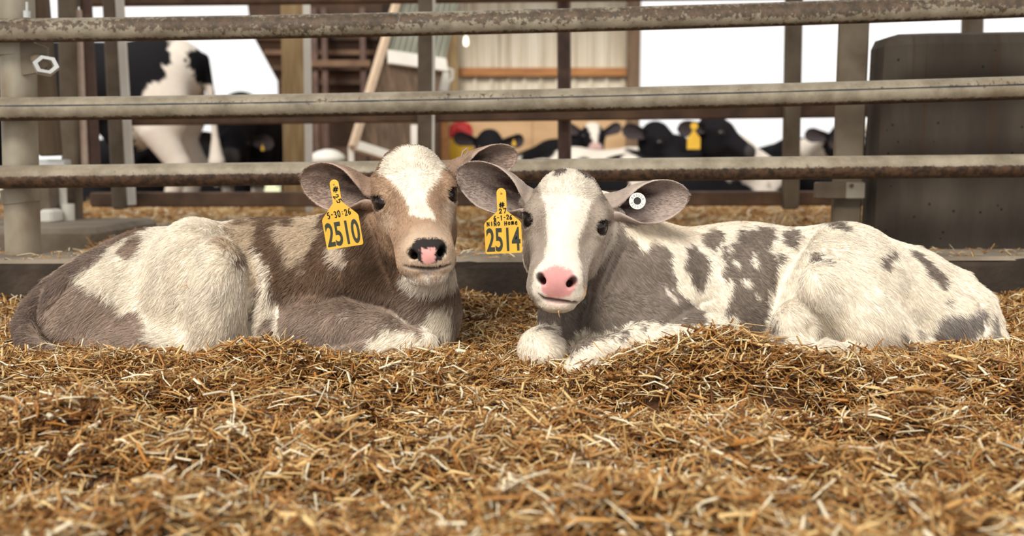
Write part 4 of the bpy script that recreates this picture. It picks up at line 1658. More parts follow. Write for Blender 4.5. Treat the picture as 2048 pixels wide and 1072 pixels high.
# left cluster
M_SHADEPOST = mat_noise('shaded_timber', [(0.2, srgb(66, 52, 37)), (0.5, srgb(92, 76, 57)), (0.85, srgb(116, 98, 75))], scale=5, rough=.85, stretch=(6, 6, .8), bump=.2)  # timber darkened, with the shade on the post put into its colour
t = post_px('wooden_post', 70, -60, 102, 312, 37, 1.7, M_SHADEPOST, None, depth=.06)
tag(t, 'tan square post right of the galvanised gate post', 'post')
t = empty('wooden_post', tuple(at(146, 450, 2.0) * np.array([1, 1, 0])))
tag(t, 'weathered square post with pinkish edge, left of dark pipe', 'post')
post_px('timber', 134, -60, 147, 452, 30, 2.0, M_TUBE, t)
post_px('edge_board', 157, 20, 171, 344, 12, 2.02, mat_flat('pink_board', srgb(214, 190, 172), .7), t, depth=.03, bev=.002)
t = post_px('pipe_post', 168, -60, 190, 350, 24, 2.05, M_RUSTPIPE, None, True)
tag(t, 'slim dark rusty pipe post in the left cluster', 'post')
t = post_px('thin_post', 48, -60, 70, 320, 11, 1.3, M_TUBE, None)
tag(t, 'thin grey upright tight beside the galvanised gate post', 'post')
t = empty('short_post', tuple(at(122, 455, 1.9) * np.array([1, 1, 0])))
tag(t, 'short white round post with wide foot, low at left', 'post')
post_px('pipe', 121, 330, 126, 440, 19, 1.9, M_WHITE, t, True)
post_px('foot', 135, 408, 136, 444, 26, 1.88, M_WHITE, t, True)
t = MB().box(at(100, 326, 1.75), (36 * px(1.75), .03, 7 * px(1.75)), bev=.003).build('steel_channel', M_SILVER)
tag(t, 'short bright zinc channel laid level between left posts', 'channel')
t = MB().box(at(88, 412, 1.85), (24 * px(1.85), .05, 38 * px(1.85)), bev=.004).build('metal_plate', M_TUBE)
tag(t, 'upright grey metal plate beside the short white post', 'plate')
t = MB().box(at(102, 432, 1.8), (14 * px(1.8), .05, 14 * px(1.8)), bev=.01).build('plastic_block', M_WHITE)
tag(t, 'small white block at the foot of left posts', 'block')
# concrete step under the left posts
p = at(74, 456, 1.45)
q = at(290, 446, 2.3)
st(MB().box((p[0] - .3, 1.75, p[2] / 2 - .05), (.52, .32, p[2] / 2 + .05), bev=.02).build('concrete_step', M_CONC))
p = at(138, 462, 1.75)
MBs = MB().prism([(0, -.1), (.62, -.1), (.62, .12), (.5, .15), (.06, .115), (0, .05)], (p[0], 1.72, 0), (1, 0, .0), (0, 0, 1), -.5)
st(MBs.build('concrete_step', M_CONC))

# ---- concrete panel at the right
cp = MB()
pl = at(1770, 68, .82)
pz = at(1900, 64, .82)[2]
xl = at(1800, 300, .82)[0]
zb = -.1
sl = .012
V, F = [], []
prof = [(0, 0), (-.05, .055), (-.05, .17), (2.2, .17), (2.2, 0)]
lev = [(zb, 0, 0), (pz - .035, sl, 0), (pz - .008, sl + .012, .012), (pz, sl + .04, .03)]
for z, dx, ins in lev:
    for k, (x, y) in enumerate(prof):
        tilt = 0 if k < 3 else .03
        V.append((xl + x + dx + (ins if k in (0,) else 0), .82 + y + (ins if y == 0 else 0), z + (tilt if z > 0 else 0)))
for r in range(len(lev) - 1):
    for k in range(5):
        j = (k + 1) % 5
        F.append((r * 5 + k, r * 5 + 5 + k, r * 5 + 5 + j, r * 5 + j))
F.append(tuple((len(lev) - 1) * 5 + k for k in range(5))[::-1])
cp.add(V, F)
M_PANEL = mat_noise('stained_concrete', [(0.22, srgb(44, 35, 28)), (0.5, srgb(64, 55, 46)), (0.8, srgb(88, 79, 68))], scale=4.5, detail=9, rough=.9, stretch=(1.4, 1, .45), bump=.5, bscale=40)
# pits and vertical rust runs in the concrete
nt = M_PANEL.node_tree
bs = nt.nodes['Principled BSDF']
src = bs.inputs['Base Color'].links[0].from_socket
tc = nd(nt, 'ShaderNodeTexCoord')


def _rng(inp, a0, a1):
    n = nd(nt, 'ShaderNodeMapRange', interpolation_type='SMOOTHSTEP')
    n.inputs['From Min'].default_value = a0
    n.inputs['From Max'].default_value = a1
    nt.links.new(inp, n.inputs['Value'])
    return n.outputs[0]


def _mix(f, c0, c1):
    n = nd(nt, 'ShaderNodeMix', data_type='RGBA')
    nt.links.new(f, n.inputs['Factor'])
    nt.links.new(c0, n.inputs[6])
    n.inputs[7].default_value = c1
    return n.outputs[2]


vo = nd(nt, 'ShaderNodeTexVoronoi')
vo.inputs['Scale'].default_value = 26
nt.links.new(tc.outputs['Object'], vo.inputs['Vector'])
src = _mix(_rng(vo.outputs['Distance'], .13, .07), src, srgb(24, 19, 15))
mp = nd(nt, 'ShaderNodeMapping')
mp.inputs['Scale'].default_value = (26, 1, .9)
nt.links.new(tc.outputs['Object'], mp.inputs[0])
nz = nd(nt, 'ShaderNodeTexNoise')
nz.inputs['Scale'].default_value = 1.0
nz.inputs['Detail'].default_value = 4
nt.links.new(mp.outputs[0], nz.inputs[0])
src = _mix(_rng(nz.outputs[0], .58, .74), src, srgb(66, 47, 32))
nt.links.new(src, bs.inputs['Base Color'])
co_ = cp.build('concrete_panel', M_PANEL)
tag(co_, 'large stained concrete panel with chamfered edge at the right', 'concrete panel')
# ================================================================== cows behind the gates
M_COW = mat_attr('cow_hide', 'coat', rough=.75, spec=.08, noise=.1, nscale=30)
M_TAG = mat_noise('yellow_tag_plastic', [(0.3, srgb(212, 166, 48)), (0.7, srgb(230, 186, 66))], scale=9, rough=.42)
BLACK = (.008, .0075, .009)
COWWHITE = (.68, .61, .53)
FLOOR2 = -.22


def cow(label, x, y, heading, posture, seed, white=.0, scale=1.0, head=None, blaze=None, patches=None, ears=(1, 1), z0=FLOOR2, earup=0, earback=0):
    """heading in degrees (0 = facing +x); head = (world mid-eye point, yaw, pitch, roll)"""
    root = empty('cow', (x, y, z0))
    tag(root, label, 'cow', 'dairy cows behind the far gate')
    Rz = rot('Z', heading)

    def T(c):
        return np.array([x, y, z0]) + Rz @ (np.array(c, float) * scale)
    pts = [T((sx * 1.25, sy * .5, 0)) for sx in (-1, 1) for sy in (-1, 1)] + ([np.array(head[0]) + (.3, .3, .3), np.array(head[0]) - (.35, .35, .35)] if head else [])
    lo = np.min(pts, 0) - .1
    hi = np.max(pts, 0) + .1
    step = .017 if patches else .026
    F = Field(np.arange(lo[0], hi[0], step), np.arange(lo[1], hi[1], step), np.arange(z0 - .1, max(z0 + 1.65 * scale, hi[2]) if posture == 'stand' else max(z0 + .95 * scale, hi[2]), step))

    def E(c, r, a=0, ax='Y', k=.08):
        F.ell(T(c), np.array(r) * scale, Rz @ rot(ax, a), k)

    def Cn(*pp, k=.06):
        F.chain([(T(p), r * scale) for p, r in pp], k)
    if posture == 'lie':
        Cn(((-.55, 0, .36), .33), ((0, 0, .38), .35), ((.48, 0, .37), .29))
        E((-.62, -.04, .36), (.36, .33, .38))
        E((-.78, 0, .42), (.26, .22, .24))
        E((-.45, -.26, .20), (.32, .16, .20))
        E((-.45, .28, .20), (.32, .16, .20))
        E((.52, 0, .38), (.26, .28, .36))
        E((.6, -.2, .13), (.28, .11, .12))
        E((.6, .2, .13), (.28, .11, .12))
        E((-.05, -.42, .06), (.34, .06, .06))
        nb = T((.62, 0, .52))
    else:
        Cn(((-.58, 0, 1.06), .27), ((0, 0, .99), .30), ((.48, 0, 1.0), .28))
        E((-.72, 0, 1.14), (.30, .27, .24))
        E((0, 0, 1.26), (.75, .10, .08))
        E((.45, 0, 1.12), (.28, .24, .26))
        for q in (-1, 1):
            E((-.72, q * .18, .94), (.22, .13, .32), 8)
            Cn(((-.72, q * .19, .74), .12), ((-.86, q * .19, .50), .075), ((-.80, q * .19, .28), .052), ((-.76, q * .19, .08), .058), k=.03)
            E((-.73, q * .19, .04), (.09, .06, .05), k=.02)
            Cn(((.46, q * .17, .76), .13), ((.48, q * .16, .44), .070), ((.47, q * .16, .26), .048), ((.48, q * .16, .08), .055), k=.03)
            E((.52, q * .16, .04), (.09, .06, .05), k=.02)
        E((-.46, 0, .74), (.19, .17, .15))
        Cn(((-.98, 0, 1.22), .05), ((-1.03, 0, 1.0), .028), ((-1.05, 0, .72), .022), ((-1.06, .01, .52), .055), ((-1.05, 0, .36), .02), k=.02)
        nb = T((.66, 0, 1.08))
    hs = 1.75 * scale
    O = np.array(head[0], float)
    R = rot('Y', head[3]) @ rot('Z', head[1]) @ rot('X', head[2])
    hb = O + R @ (np.array([0, 60, -10]) * .001 * hs)
    F.chain([(nb, .21 * scale), ((nb + hb) / 2 + (0, 0, .03), .165 * scale), (hb, .125 * scale)], .08)
    W = head_solid(F, O, R, hs, fine=False)
    V, Q = F.mesh()
    V = relax(V, Q, 2, .4)
    loc = (V - np.array([x, y, z0])) @ Rz / scale
    h = (V - O) @ R * 1000 / hs
    on_head = (np.abs(h[:, 0]) < 110) & (h[:, 2] > -190) & (h[:, 2] < 130) & (h[:, 1] < 90)
    n = fbm(loc * np.array([1, .9, .8]), .55, seed, 2) + .25 * vnoise(loc, .12, seed + 3)
    w = np.clip((n - (.55 - 1.3 * white)) / .05, 0, 1)
    if posture == 'stand':
        w = np.maximum(w, np.clip((.42 - loc[:, 2]) / .05, 0, 1))
    if posture == 'lie' and white > 0:
        w = np.maximum(w, np.clip((.30 + .12 * n - loc[:, 2]) / .04, 0, 1))
    w = np.where(on_head, 0, w)
    if blaze:
        bw = np.interp(h[:, 2], [-170, -60, 20, 110], blaze)
        w = np.where(on_head & (np.abs(h[:, 0]) < bw) & (h[:, 1] < 40), 1, w)
    C = np.array(BLACK) + (np.array(COWWHITE) - np.array(BLACK)) * w[:, None]
    if patches:
        C = paint(V, BLACK, skin_patches(V, Q, patches), {'body': np.ones(len(V))}, seed)
        C[loc[:, 2] < .45] = COWWHITE
        tl = (loc[:, 0] < -.99)
        C[tl & (loc[:, 2] < 1.05)] = COWWHITE
    mz = on_head & (h[:, 1] < -140) & (h[:, 2] < -60)
    C[mz] = (.50, .33, .30) if blaze and blaze[0] > 20 else (.05, .045, .045)
    me = fast_mesh('body', V, Q)
    vcol(me, C)
    link('body', me, M_COW, root, smooth=True)
    out = []
    for q, on in zip((-1, 1), ears):
        if not on:
            continue
        base = W((q * 84, 50, 34))
        tip = W((q * (205 - .4 * earback), 66 + earback, 30 + earup))
        EV, EQ, inn, s_, t_, A, N = ear_grid(base, tip, R @ np.array([0, -1, -.1]), .07 * scale, [(0, .5), (.3, .8), (.6, 1), (1, .95)], [(0, 110), (.5, 60), (1, 25)], .01, 12, 9)
        me = fast_mesh('ear', EV, EQ)
        vcol(me, np.where(inn[:, None], (.05, .04, .042), BLACK))
        link('ear', me, M_COW, root, smooth=True)
        out.append((base + tip) / 2)
    for q in (-1, 1):
        lens_eye('eye', W((q * 66, -27, 0)), .021 * hs, root)
    return root, W, out


def hang_tag(label, u, v, Y, w=.055, h=.075, mat=None, button=False):
    """a small flat ear tag with a narrow neck and a round stud"""
    c = at(u, v, Y)
    r = empty('ear_tag', tuple(c))
    tag(r, label, 'ear tag')
    MB().prism([(-w / 2, -h), (w / 2, -h), (w / 2, -h * .35), (w * .14, 0), (w * .14, h * .3), (-w * .14, h * .3), (-w * .14, 0), (-w / 2, -h * .35)], c, (1, 0, 0), (0, 0, 1), .004).build('plate', mat or M_TAG, r)
    if button:
        MB().tube([c + (0, -.012, h * .35), c + (0, .004, h * .35)], w * .28, 16).build('stud', mat or M_TAG, r)
    return r


P_ = at
# standing cow at the left, its hindquarters towards the right
_ss = 1.15
_sx = at(425, 300, 5.85)[0] - 1.03 * _ss
cow('standing black and white cow seen from the side, white hind leg, tail hanging', _sx, 5.85, 180, 'stand', 4, patches=[
    dict(p=[(337, 60), (392, 60), (386, 96), (374, 107), (372, 125), (384, 146), (402, 178), (440, 190), (450, 420), (250, 420), (270, 215), (290, 190), (292, 176), (303, 164), (329, 159), (331, 146), (321, 128), (337, 133), (346, 125), (338, 95)], c=COWWHITE, rough=.02, dy=1)],
    scale=_ss, head=(np.array([_sx - 1.42, 5.8, FLOOR2 + 1.3]), -70, 0, 0))
_, _, e2 = cow('black cow standing head-on left of the timber post, head lowered', at(508, 300, 7.6)[0], 7.6, -90, 'stand', 9, white=-.5, scale=.90, head=(at(468, 288, 6.35), 10, -15, 4), ears=(1, 1))
cow('black cow lying behind the legs of the standing cow', at(322, 300, 9.0)[0], 9.0, 200, 'lie', 12, white=-.4, scale=1.1, head=(at(284, 288, 8.2), -20, 0, 0))
# lying cows on the right
_, _, e1 = cow('black cow with ear held level, lying behind the yellow container', at(1085, 330, 6.75)[0], 6.75, 168, 'lie', 21, white=.30, scale=.84, head=(at(981, 297, 6.1), 12, 5, 2), earup=22)
cow('cow with white blaze and pink muzzle facing us, before the plywood wall', at(1120, 330, 8.95)[0], 8.95, 175, 'lie', 23, white=.0, scale=.88, head=(at(1186, 274, 8.4), 2, -8, 0), blaze=(46, 14, 30, 60), earup=60)
cow('black cow with pale cheek, lying left of the tagged cow', at(1270, 330, 7.62)[0], 7.62, 6, 'lie', 27, white=.36, scale=1.0, head=(at(1322, 285, 7.0), 52, 6, 0), earup=25, earback=70)
_, _, e4 = cow('black cow turned to the right, big yellow tag under its raised ear', at(1385, 335, 5.98)[0], 5.98, 4, 'lie', 31, white=.44, scale=.90, head=(at(1440, 270, 5.7), 58, -10, 4), earup=10, earback=90)
cow('black and white cow half hidden behind the steel post', at(1600, 335, 8.5)[0], 8.5, 176, 'lie', 37, white=.40, scale=.95, head=(at(1690, 284, 7.0), -8, 0, -4), earup=30)
cow('black cow with white face stripe beside the concrete panel edge', at(1850, 335, 6.7)[0], 6.7, -105, 'lie', 41, white=.26, scale=.9, head=(at(1744, 290, 5.9), -16, 4, -12), blaze=(10, 22, 26, 12), earup=14)


def uv(p):
    d = np.array(p) - CAM
    f = d[1] * math.cos(PITCH) - d[2] * math.sin(PITCH)
    return 1024 + FPX * d[0] / f, 536 - FPX * (d[1] * math.sin(PITCH) + d[2] * math.cos(PITCH)) / f


a, b = uv(e4[0])
hang_tag('yellow tag with round stud hanging from the right-turned cow', a + 7, b + 7, e4[0][1] - .06, .10, .13, None, True)
a, b = uv(e1[1])
hang_tag('small yellow tag in the level ear of a black cow', a, b, e1[1][1] - .05, .03, .04)
a, b = uv(e2[1])
hang_tag('small yellow tag on the head-on black cow left of timber post', a, b + 6, e2[1][1] - .05, .026, .04)

# ================================================================== hopper, sloping rack, container, lamp
M_HOP = mat_noise('rusted_hopper', [(0.2, srgb(40, 27, 19)), (0.5, srgb(66, 46, 32)), (0.8, srgb(104, 74, 50))], scale=3.5, detail=8, rough=.85, bump=.3, stretch=(1, 1, .5))
M_HOPRIM = mat_noise('rusted_rim', [(0.2, srgb(82, 58, 40)), (0.6, srgb(116, 88, 64)), (0.9, srgb(146, 118, 90))], scale=7, rough=.75)
YH = 6.2
YHF = YH - .62
hop = empty('feed_hopper', tuple(at(640, 420, YH) * np.array([1, 1, 0])))
tag(hop, 'dark rusty feed hopper narrowing downwards, behind the timber post', 'hopper')


def frustum(lv, thick=.0):
    mb = MB()
    V, F = [], []
    for (x0, x1, y0, y1, z) in lv:
        V += [(x0, y0, z), (x1, y0, z), (x1, y1, z), (x0, y1, z)]
    for r in range(len(lv) - 1):
        for k in range(4):
            j = (k + 1) % 4
            F.append((r * 4 + k, r * 4 + j, r * 4 + 4 + j, r * 4 + 4 + k))
    F.append((0, 1, 2, 3))
    F.append(tuple(range(len(V) - 4, len(V)))[::-1])
    return mb.add(V, F)


def hx_(u, v):
    return at(u, v, YHF)


tp, md, bt = hx_(480, -60), hx_(500, 62), hx_(556, 188)
tr, mr_, br = hx_(775, -60), hx_(762, 62), hx_(722, 188)
lo_ = hx_(610, 292)
frustum([(bt[0], br[0], YH - .35, YH + .4, bt[2]), (md[0], mr_[0], YH - .6, YH + .6, md[2]), (tp[0], tr[0], YH - .65, YH + .65, tp[2] + .4)]).build('bin', M_HOP, hop)
frustum([(hx_(640, 292)[0], hx_(700, 292)[0], YH - .15, YH + .2, lo_[2]), (hx_(628, 190)[0], hx_(712, 190)[0], YH - .2, YH + .25, bt[2] - .01)]).build('chute', M_HOP, hop)
for v, du in ((66, 0), (92, 10), (118, 22), (146, 35), (172, 48)):
    f = (v - 62) / 126
    x0, x1 = md[0] + (bt[0] - md[0]) * f, mr_[0] + (br[0] - mr_[0]) * f
    yy = YH - .6 + .25 * f - .02
    MB().box(((x0 + x1) / 2, yy, at(600, v, YH)[2]), ((x1 - x0) / 2 + .01, .022, .022), bev=.004).build('rib', M_HOPRIM if v in (66, 118) else M_HOP, hop)
for u in (578, 632, 652, 728):
    p = at(u, 100, YH - .62)
    MB().beam((p[0], YH - .66, FLOOR2), (p[0], YH - .66, at(u, 40, YH)[2]), .045, .045, (0, 1, 0), .004).build('leg', M_RUSTPIPE, hop)
p = at(650, 128, YH - .68)
MB().beam((at(620, 128, YH)[0], YH - .70, p[2]), (at(765, 128, YH)[0], YH - .70, p[2]), .05, .04, (0, 0, 1), .004).build('cross_rail', M_HOPRIM, hop)

# sloping slatted rack with a roof sheet
M_SLAT = mat_noise('weathered_slats', [(0.2, srgb(70, 54, 41)), (0.5, srgb(104, 84, 66)), (0.85, srgb(140, 116, 92))], scale=6, rough=.85, stretch=(5, 5, .8))
M_GREEN = mat_noise('grey_green_sheet', [(0.3, srgb(122, 122, 108)), (0.7, srgb(150, 150, 134))], scale=4, rough=.5)
rk = empty('slatted_rack', tuple(at(790, 420, 5.2) * np.array([1, 1, 0])))
tag(rk, 'sloping slatted rack topped by a grey-green ribbed sheet', 'rack')
A0, A1 = at(706, 292, 4.9), at(790, 14, 5.5)       # left edge, bottom to top
B0 = at(842, 335, 5.35)
B1 = at(916, 6, 5.95)
nrm = np.cross(B0 - A0, A1 - A0)
nrm /= np.linalg.norm(nrm)
if nrm[1] > 0:
    nrm = -nrm
Q_ = lambda s, t, o=0: (A0 + (B0 - A0) * s) * (1 - t) + (A1 + (B1 - A1) * s) * t + nrm * o
NS = 22
for i in range(NS):
    s = (i + .5) / NS
    MB().beam(Q_(s, .02), Q_(s, .60), np.linalg.norm(B0 - A0) / NS * .90, .02, (B0 - A0), .003).build('slat', M_SLAT, rk)
for i in range(11):
    s = (i + .5) / 11
    MB().beam(Q_(s, .62), Q_(s, 1.12), np.linalg.norm(B0 - A0) / 11 * 1.0, .012, (B0 - A0), .004).build('sheet_rib', M_GREEN, rk)
    if i:
        MB().beam(Q_(i / 11, .62, .012), Q_(i / 11, 1.12, .012), .014, .014, (B0 - A0), .003).build('sheet_ridge', M_GREEN, rk)
for i in range(4):
    MB().beam(Q_(.5, .04 + .14 * i, -.03), Q_(.5, .16 + .14 * i, -.03), np.linalg.norm(B0 - A0) * .98, .012, (B0 - A0)).build('backing_board', M_HOP, rk)
MB().beam(Q_(.08, .62, .03), Q_(1, .60, .03), .105, .03, (A1 - A0), .004).build('white_board', M_POST if False else M_WHITE, rk)
MB().beam(Q_(-.01, .0, .02), Q_(1, 0, .02), .07, .045, (A1 - A0), .004).build('bottom_rail', M_WHITE, rk)
MB().beam(Q_(-.02, -.02, .02), Q_(-.02, 1.12, .02), .05, .05, (B0 - A0), .004).build('side_rail', mat_flat('bleached_wood', srgb(196, 172, 146), .8), rk)
for s in (.0, .96):
    q = Q_(s, 0, -.02)
    MB().beam((q[0], q[1], -.1), q, .04, .04, (0, 1, 0), .003).build('leg', M_WHITE, rk)

# white panel and white jug right of the rack
t = MB().box(at(829, 274, 5.0), (.024, .02, .085), bev=.004).build('white_panel', M_WHITE)
tag(t, 'small white upright panel beside the rack bottom', 'panel')
jg = empty('plastic_jug', tuple(at(882, 180, 6.5)))
tag(jg, 'white plastic jug hung on the wooden post beside the rack', 'jug')
c = at(881, 156, 7.09)
mb = MB()
prof = [(-.13, .02), (-.125, .07), (-.05, .085), (.04, .08), (.10, .05), (.13, .028), (.16, .026)]
mb.tube([c + (0, 0, z) for z, r in prof], [r for z, r in prof], 20)
mb.build('body', M_WHITE, jg, True)
MB().tube([c + (.05, 0, .09), c + (.11, 0, .07), c + (.11, 0, -.01), c + (.075, 0, -.04)], .012, 10).build('handle', M_WHITE, jg, True)
# wooden posts between rack and wall
t = post_px('wooden_post', 886, -60, 890, 340, 14, 7.2, M_GIRT, None)
tag(t, 'narrow orange-brown wooden post left of the metal wall', 'post')

# red and yellow container on a stand
M_RED = mat_flat('red_plastic', srgb(206, 40, 38), .35)
M_YEL = mat_flat('yellow_plastic', srgb(240, 190, 52), .4)
dr = empty('plastic_container', tuple(at(924, 330, 7.8)))
tag(dr, 'yellow plastic container with a red lid, below the metal wall', 'container')
c = at(922, 300, 7.8)
sc_ = px(7.8)
prof = [(at(922, 345, 7.8)[2], 21), (at(922, 342, 7.8)[2], 23), (at(922, 300, 7.8)[2], 23.5), (at(922, 276, 7.8)[2], 23), (at(922, 274, 7.8)[2], 21)]
MB().tube([(c[0], 7.8, z) for z, r in prof], [r * sc_ for z, r in prof], 28).build('body', M_YEL, dr, True)
prof = [(at(922, 276, 7.8)[2], 24), (at(922, 262, 7.8)[2], 24), (at(922, 252, 7.8)[2], 22), (at(922, 246, 7.8)[2], 15), (at(922, 244, 7.8)[2], 6)]
MB().tube([(c[0], 7.8, z) for z, r in prof], [r * sc_ for z, r in prof], 28).build('lid', M_RED, dr, True)
zb_ = at(922, 345, 7.8)[2]
sd = empty('low_stand', (c[0], 7.8, FLOOR2))
tag(sd, 'low wooden stand under the yellow container', 'stand')
MB().box((c[0], 7.8, zb_ - .02), (.16, .14, .018), bev=.003).build('top', M_SLAT, sd)
for a in (-1, 1):
    for b in (-1, 1):
        MB().box((c[0] + a * .13, 7.8 + b * .11, (zb_ - .04 + FLOOR2) / 2), (.018, .018, (zb_ - .04 - FLOOR2) / 2), bev=.002).build('leg', M_SLAT, sd)

# lamp on the wall
lp = empty('wall_lamp', tuple(at(932, 82, 8.6)))
tag(lp, 'small glowing bulb hanging before the metal wall', 'lamp')
M_BULB, _nt, _b = mat_new('lit_bulb')
_b.inputs['Emission Color'].default_value = (1, .86, .62, 1)
_b.inputs['Emission Strength'].default_value = 2.5
c = at(932, 82, 8.6)
mb = MB()
prof = [(-.055, .003), (-.048, .018), (-.022, .027), (.01, .025), (.04, .016), (.055, .013)]
mb.tube([c + (0, 0, z) for z, r in prof], [r for z, r in prof], 18)
mb.build('bulb', M_BULB, lp, True)
MB().tube([c + (0, 0, .05), c + (0, 0, .12)], .022, 14).tube([c + (0, 0, .12), (c[0], c[1], 3.4)], .006, 8).build('cord_and_socket', M_RUSTPIPE, lp, True)

# white feed sacks under the hopper
sk = MB()


def sack(name, label, c, r, seed):
    F = Field(np.arange(c[0] - .5, c[0] + .5, .02), np.arange(c[1] - .4, c[1] + .4, .02), np.arange(c[2] - .25, c[2] + .3, .02))
    rg = np.random.default_rng(seed)
    F.ell(c, r, rot('Z', rg.uniform(-15, 15)), .02)
    for k in range(5):
        F.ell(np.array(c) + rg.uniform(-.5, .5, 3) * np.array(r) * (1.2, 1, .8), np.array(r) * (.45, .6, .7), None, .05)
    V, Q = F.mesh()
    o = link(name, fast_mesh(name, V, Q), M_WHITE, None, smooth=True)
    tag(o, label, 'sack')


sack('feed_sack', 'white feed sack lying under the dark hopper', at(658, 318, 5.15), (.13, .11, .055), 3)

c = at(658, 318, 5.15)
zt = c[2] - .050
cr = empty('wooden_crate', (c[0], 5.15, 0))
tag(cr, 'low slatted wooden crate under the white feed sack', 'crate')
for a in (-1, 1):
    for b in (-1, 1):
        MB().box((c[0] + a * .17, 5.15 + b * .13, (zt - .06) / 2), (.02, .02, (zt + .06) / 2), bev=.002).build('leg', M_SLAT, cr)
for i in range(5):
    MB().box((c[0] - .16 + .08 * i, 5.15, zt - .008), (.036, .16, .009), bev=.002).build('slat', M_SLAT, cr)
for z in (.06, .16, .26):
    MB().box((c[0], 5.15 - .155, z), (.19, .008, .035), bev=.002).build('side_slat', M_SLAT, cr)
# ================================================================== ear tags of the calves
M_INK = mat_flat('dark_print', srgb(46, 46, 34), .6)
M_MARK = mat_flat('black_marker', srgb(14, 13, 14), .5)
M_LGREY = mat_flat('grey_print', srgb(96, 98, 104), .6)


def text_mesh(txt, size, xs=1.0, bold=0.0, shear=0.0):
    cu = bpy.data.curves.new('txt', 'FONT')
    cu.body = txt
    cu.size = size
    cu.offset = bold
    cu.extrude = .00025
    cu.shear = shear
    cu.align_x = 'CENTER'
    cu.align_y = 'CENTER'
    cu.resolution_u = 4
    o = bpy.data.objects.new('txt', cu)
    COL.objects.link(o)
    dg = bpy.context.evaluated_depsgraph_get()
    me = bpy.data.meshes.new_from_object(o.evaluated_get(dg), depsgraph=dg)
    bpy.data.objects.remove(o)
    n = len(me.vertices)
    co = np.zeros(n * 3)
    me.vertices.foreach_get('co', co)
    co = co.reshape(-1, 3)
    co[:, 0] *= xs
    # centre the ink itself
    c = (co.max(0) + co.min(0)) / 2
    co[:, :2] -= c[:2]
    polys = [tuple(p.vertices) for p in me.polygons]
    bpy.data.meshes.remove(me)
    return co, polys


class Plate:
    """flat frame of a tag: x to the right, z up the plate, facing the viewer"""

    def __init__(s, top, roll, yaw=0.0, pitch=0.0):
        s.o = np.array(top)
        R = rot('Y', roll) @ rot('Z', yaw) @ rot('X', pitch)
        s.x, s.n, s.z = R @ (1, 0, 0), R @ (0, -1, 0), R @ (0, 0, 1)

    def P(s, x, z, d=0.0):
        return s.o + s.x * x + s.z * z + s.n * d

    def text(s, name, txt, x, z, size, mat, parent, w=None, h=None, rotd=0, bold=0.0, d=.0016, shear=0):
        co, polys = text_mesh(txt, size, 1.0, bold, shear)
        if w:
            co[:, 0] *= w / (np.ptp(co[:, 0]) + 1e-9)
        if h:
            co[:, 1] *= h / (np.ptp(co[:, 1]) + 1e-9)
        a = math.radians(rotd)
        X = co[:, 0] * math.cos(a) - co[:, 1] * math.sin(a)
        Z = co[:, 0] * math.sin(a) + co[:, 1] * math.cos(a)
        V = [s.P(x + q, z + r, d + t) for q, r, t in zip(X, Z, co[:, 2])]
        return MB().add(V, polys).build(name, mat, parent)

    def stroke(s, mb, pts, w, d=.0016):
        """a felt-pen stroke: a thin flat ribbon with round joints"""
        for (x0, z0), (x1, z1) in zip(pts[:-1], pts[1:]):
            a = np.array([x1 - x0, z1 - z0])
            L = np.linalg.norm(a) + 1e-9
            t = a / L
            n = np.array([-t[1], t[0]]) * w / 2
            p, q = np.array([x0, z0]) - t * w * .25, np.array([x1, z1]) + t * w * .25
            c = [p - n, q - n, q + n, p + n]
            V = [s.P(*k, d) for k in c] + [s.P(*k, d + .0003) for k in c]
            mb.add(V, [(3, 2, 1, 0), (4, 5, 6, 7), (0, 1, 5, 4), (1, 2, 6, 5), (2, 3, 7, 6), (3, 0, 4, 7)])
        return mb


GLYPH = {   # pen strokes on a unit square
    '0': [[(.5, 1), (.15, .8), (.1, .4), (.3, .02), (.65, .05), (.85, .45), (.75, .85), (.5, 1)]],
    '1': [[(.35, .8), (.55, 1), (.5, 0)]],
    '2': [[(.1, .75), (.35, 1), (.75, .9), (.75, .6), (.15, .02), (.9, .08)]],
    '3': [[(.1, .92), (.5, 1), (.8, .78), (.4, .55), (.8, .35), (.6, .03), (.1, .06)]],
    '5': [[(.85, 1), (.3, .95), (.2, .58), (.6, .62), (.85, .35), (.6, .03), (.1, .08)]],
    '6': [[(.7, 1), (.3, .7), (.12, .3), (.35, .02), (.75, .12), (.75, .42), (.3, .42)]],
    '7': [[(.05, .95), (.9, 1), (.45, 0)]],
    '-': [[(.1, .5), (.9, .52)]],
    ':': [[(.4, .62), (.6, .64)], [(.4, .28), (.6, .30)]],
    '#': [[(.35, 1), (.25, 0)], [(.72, 1), (.62, 0)], [(.05, .66), (.95, .70)], [(.02, .32), (.92, .36)]],
    'N': [[(.1, 0), (.12, 1), (.8, .05), (.85, 1)]],
    'I': [[(.5, 0), (.5, 1)]],
    'O': [[(.5, .95), (.12, .6), (.3, .05), (.75, .15), (.85, .65), (.5, .95)]],
    'H': [[(.12, 0), (.15, 1)], [(.82, 0), (.85, 1)], [(.12, .5), (.85, .52)]],
    'o': [[(.5, .8), (.15, .5), (.3, .08), (.75, .15), (.8, .6), (.5, .8)]],
    'm': [[(.05, 0), (.1, .75), (.3, .7), (.45, .05), (.55, .72), (.8, .7), (.92, 0)]],
    'e': [[(.15, .42), (.8, .48), (.7, .8), (.3, .75), (.15, .3), (.45, .02), (.9, .15)]],
    '~': [[(.1, 1.12), (.4, 1.28), (.6, 1.14), (.9, 1.3)]],
}


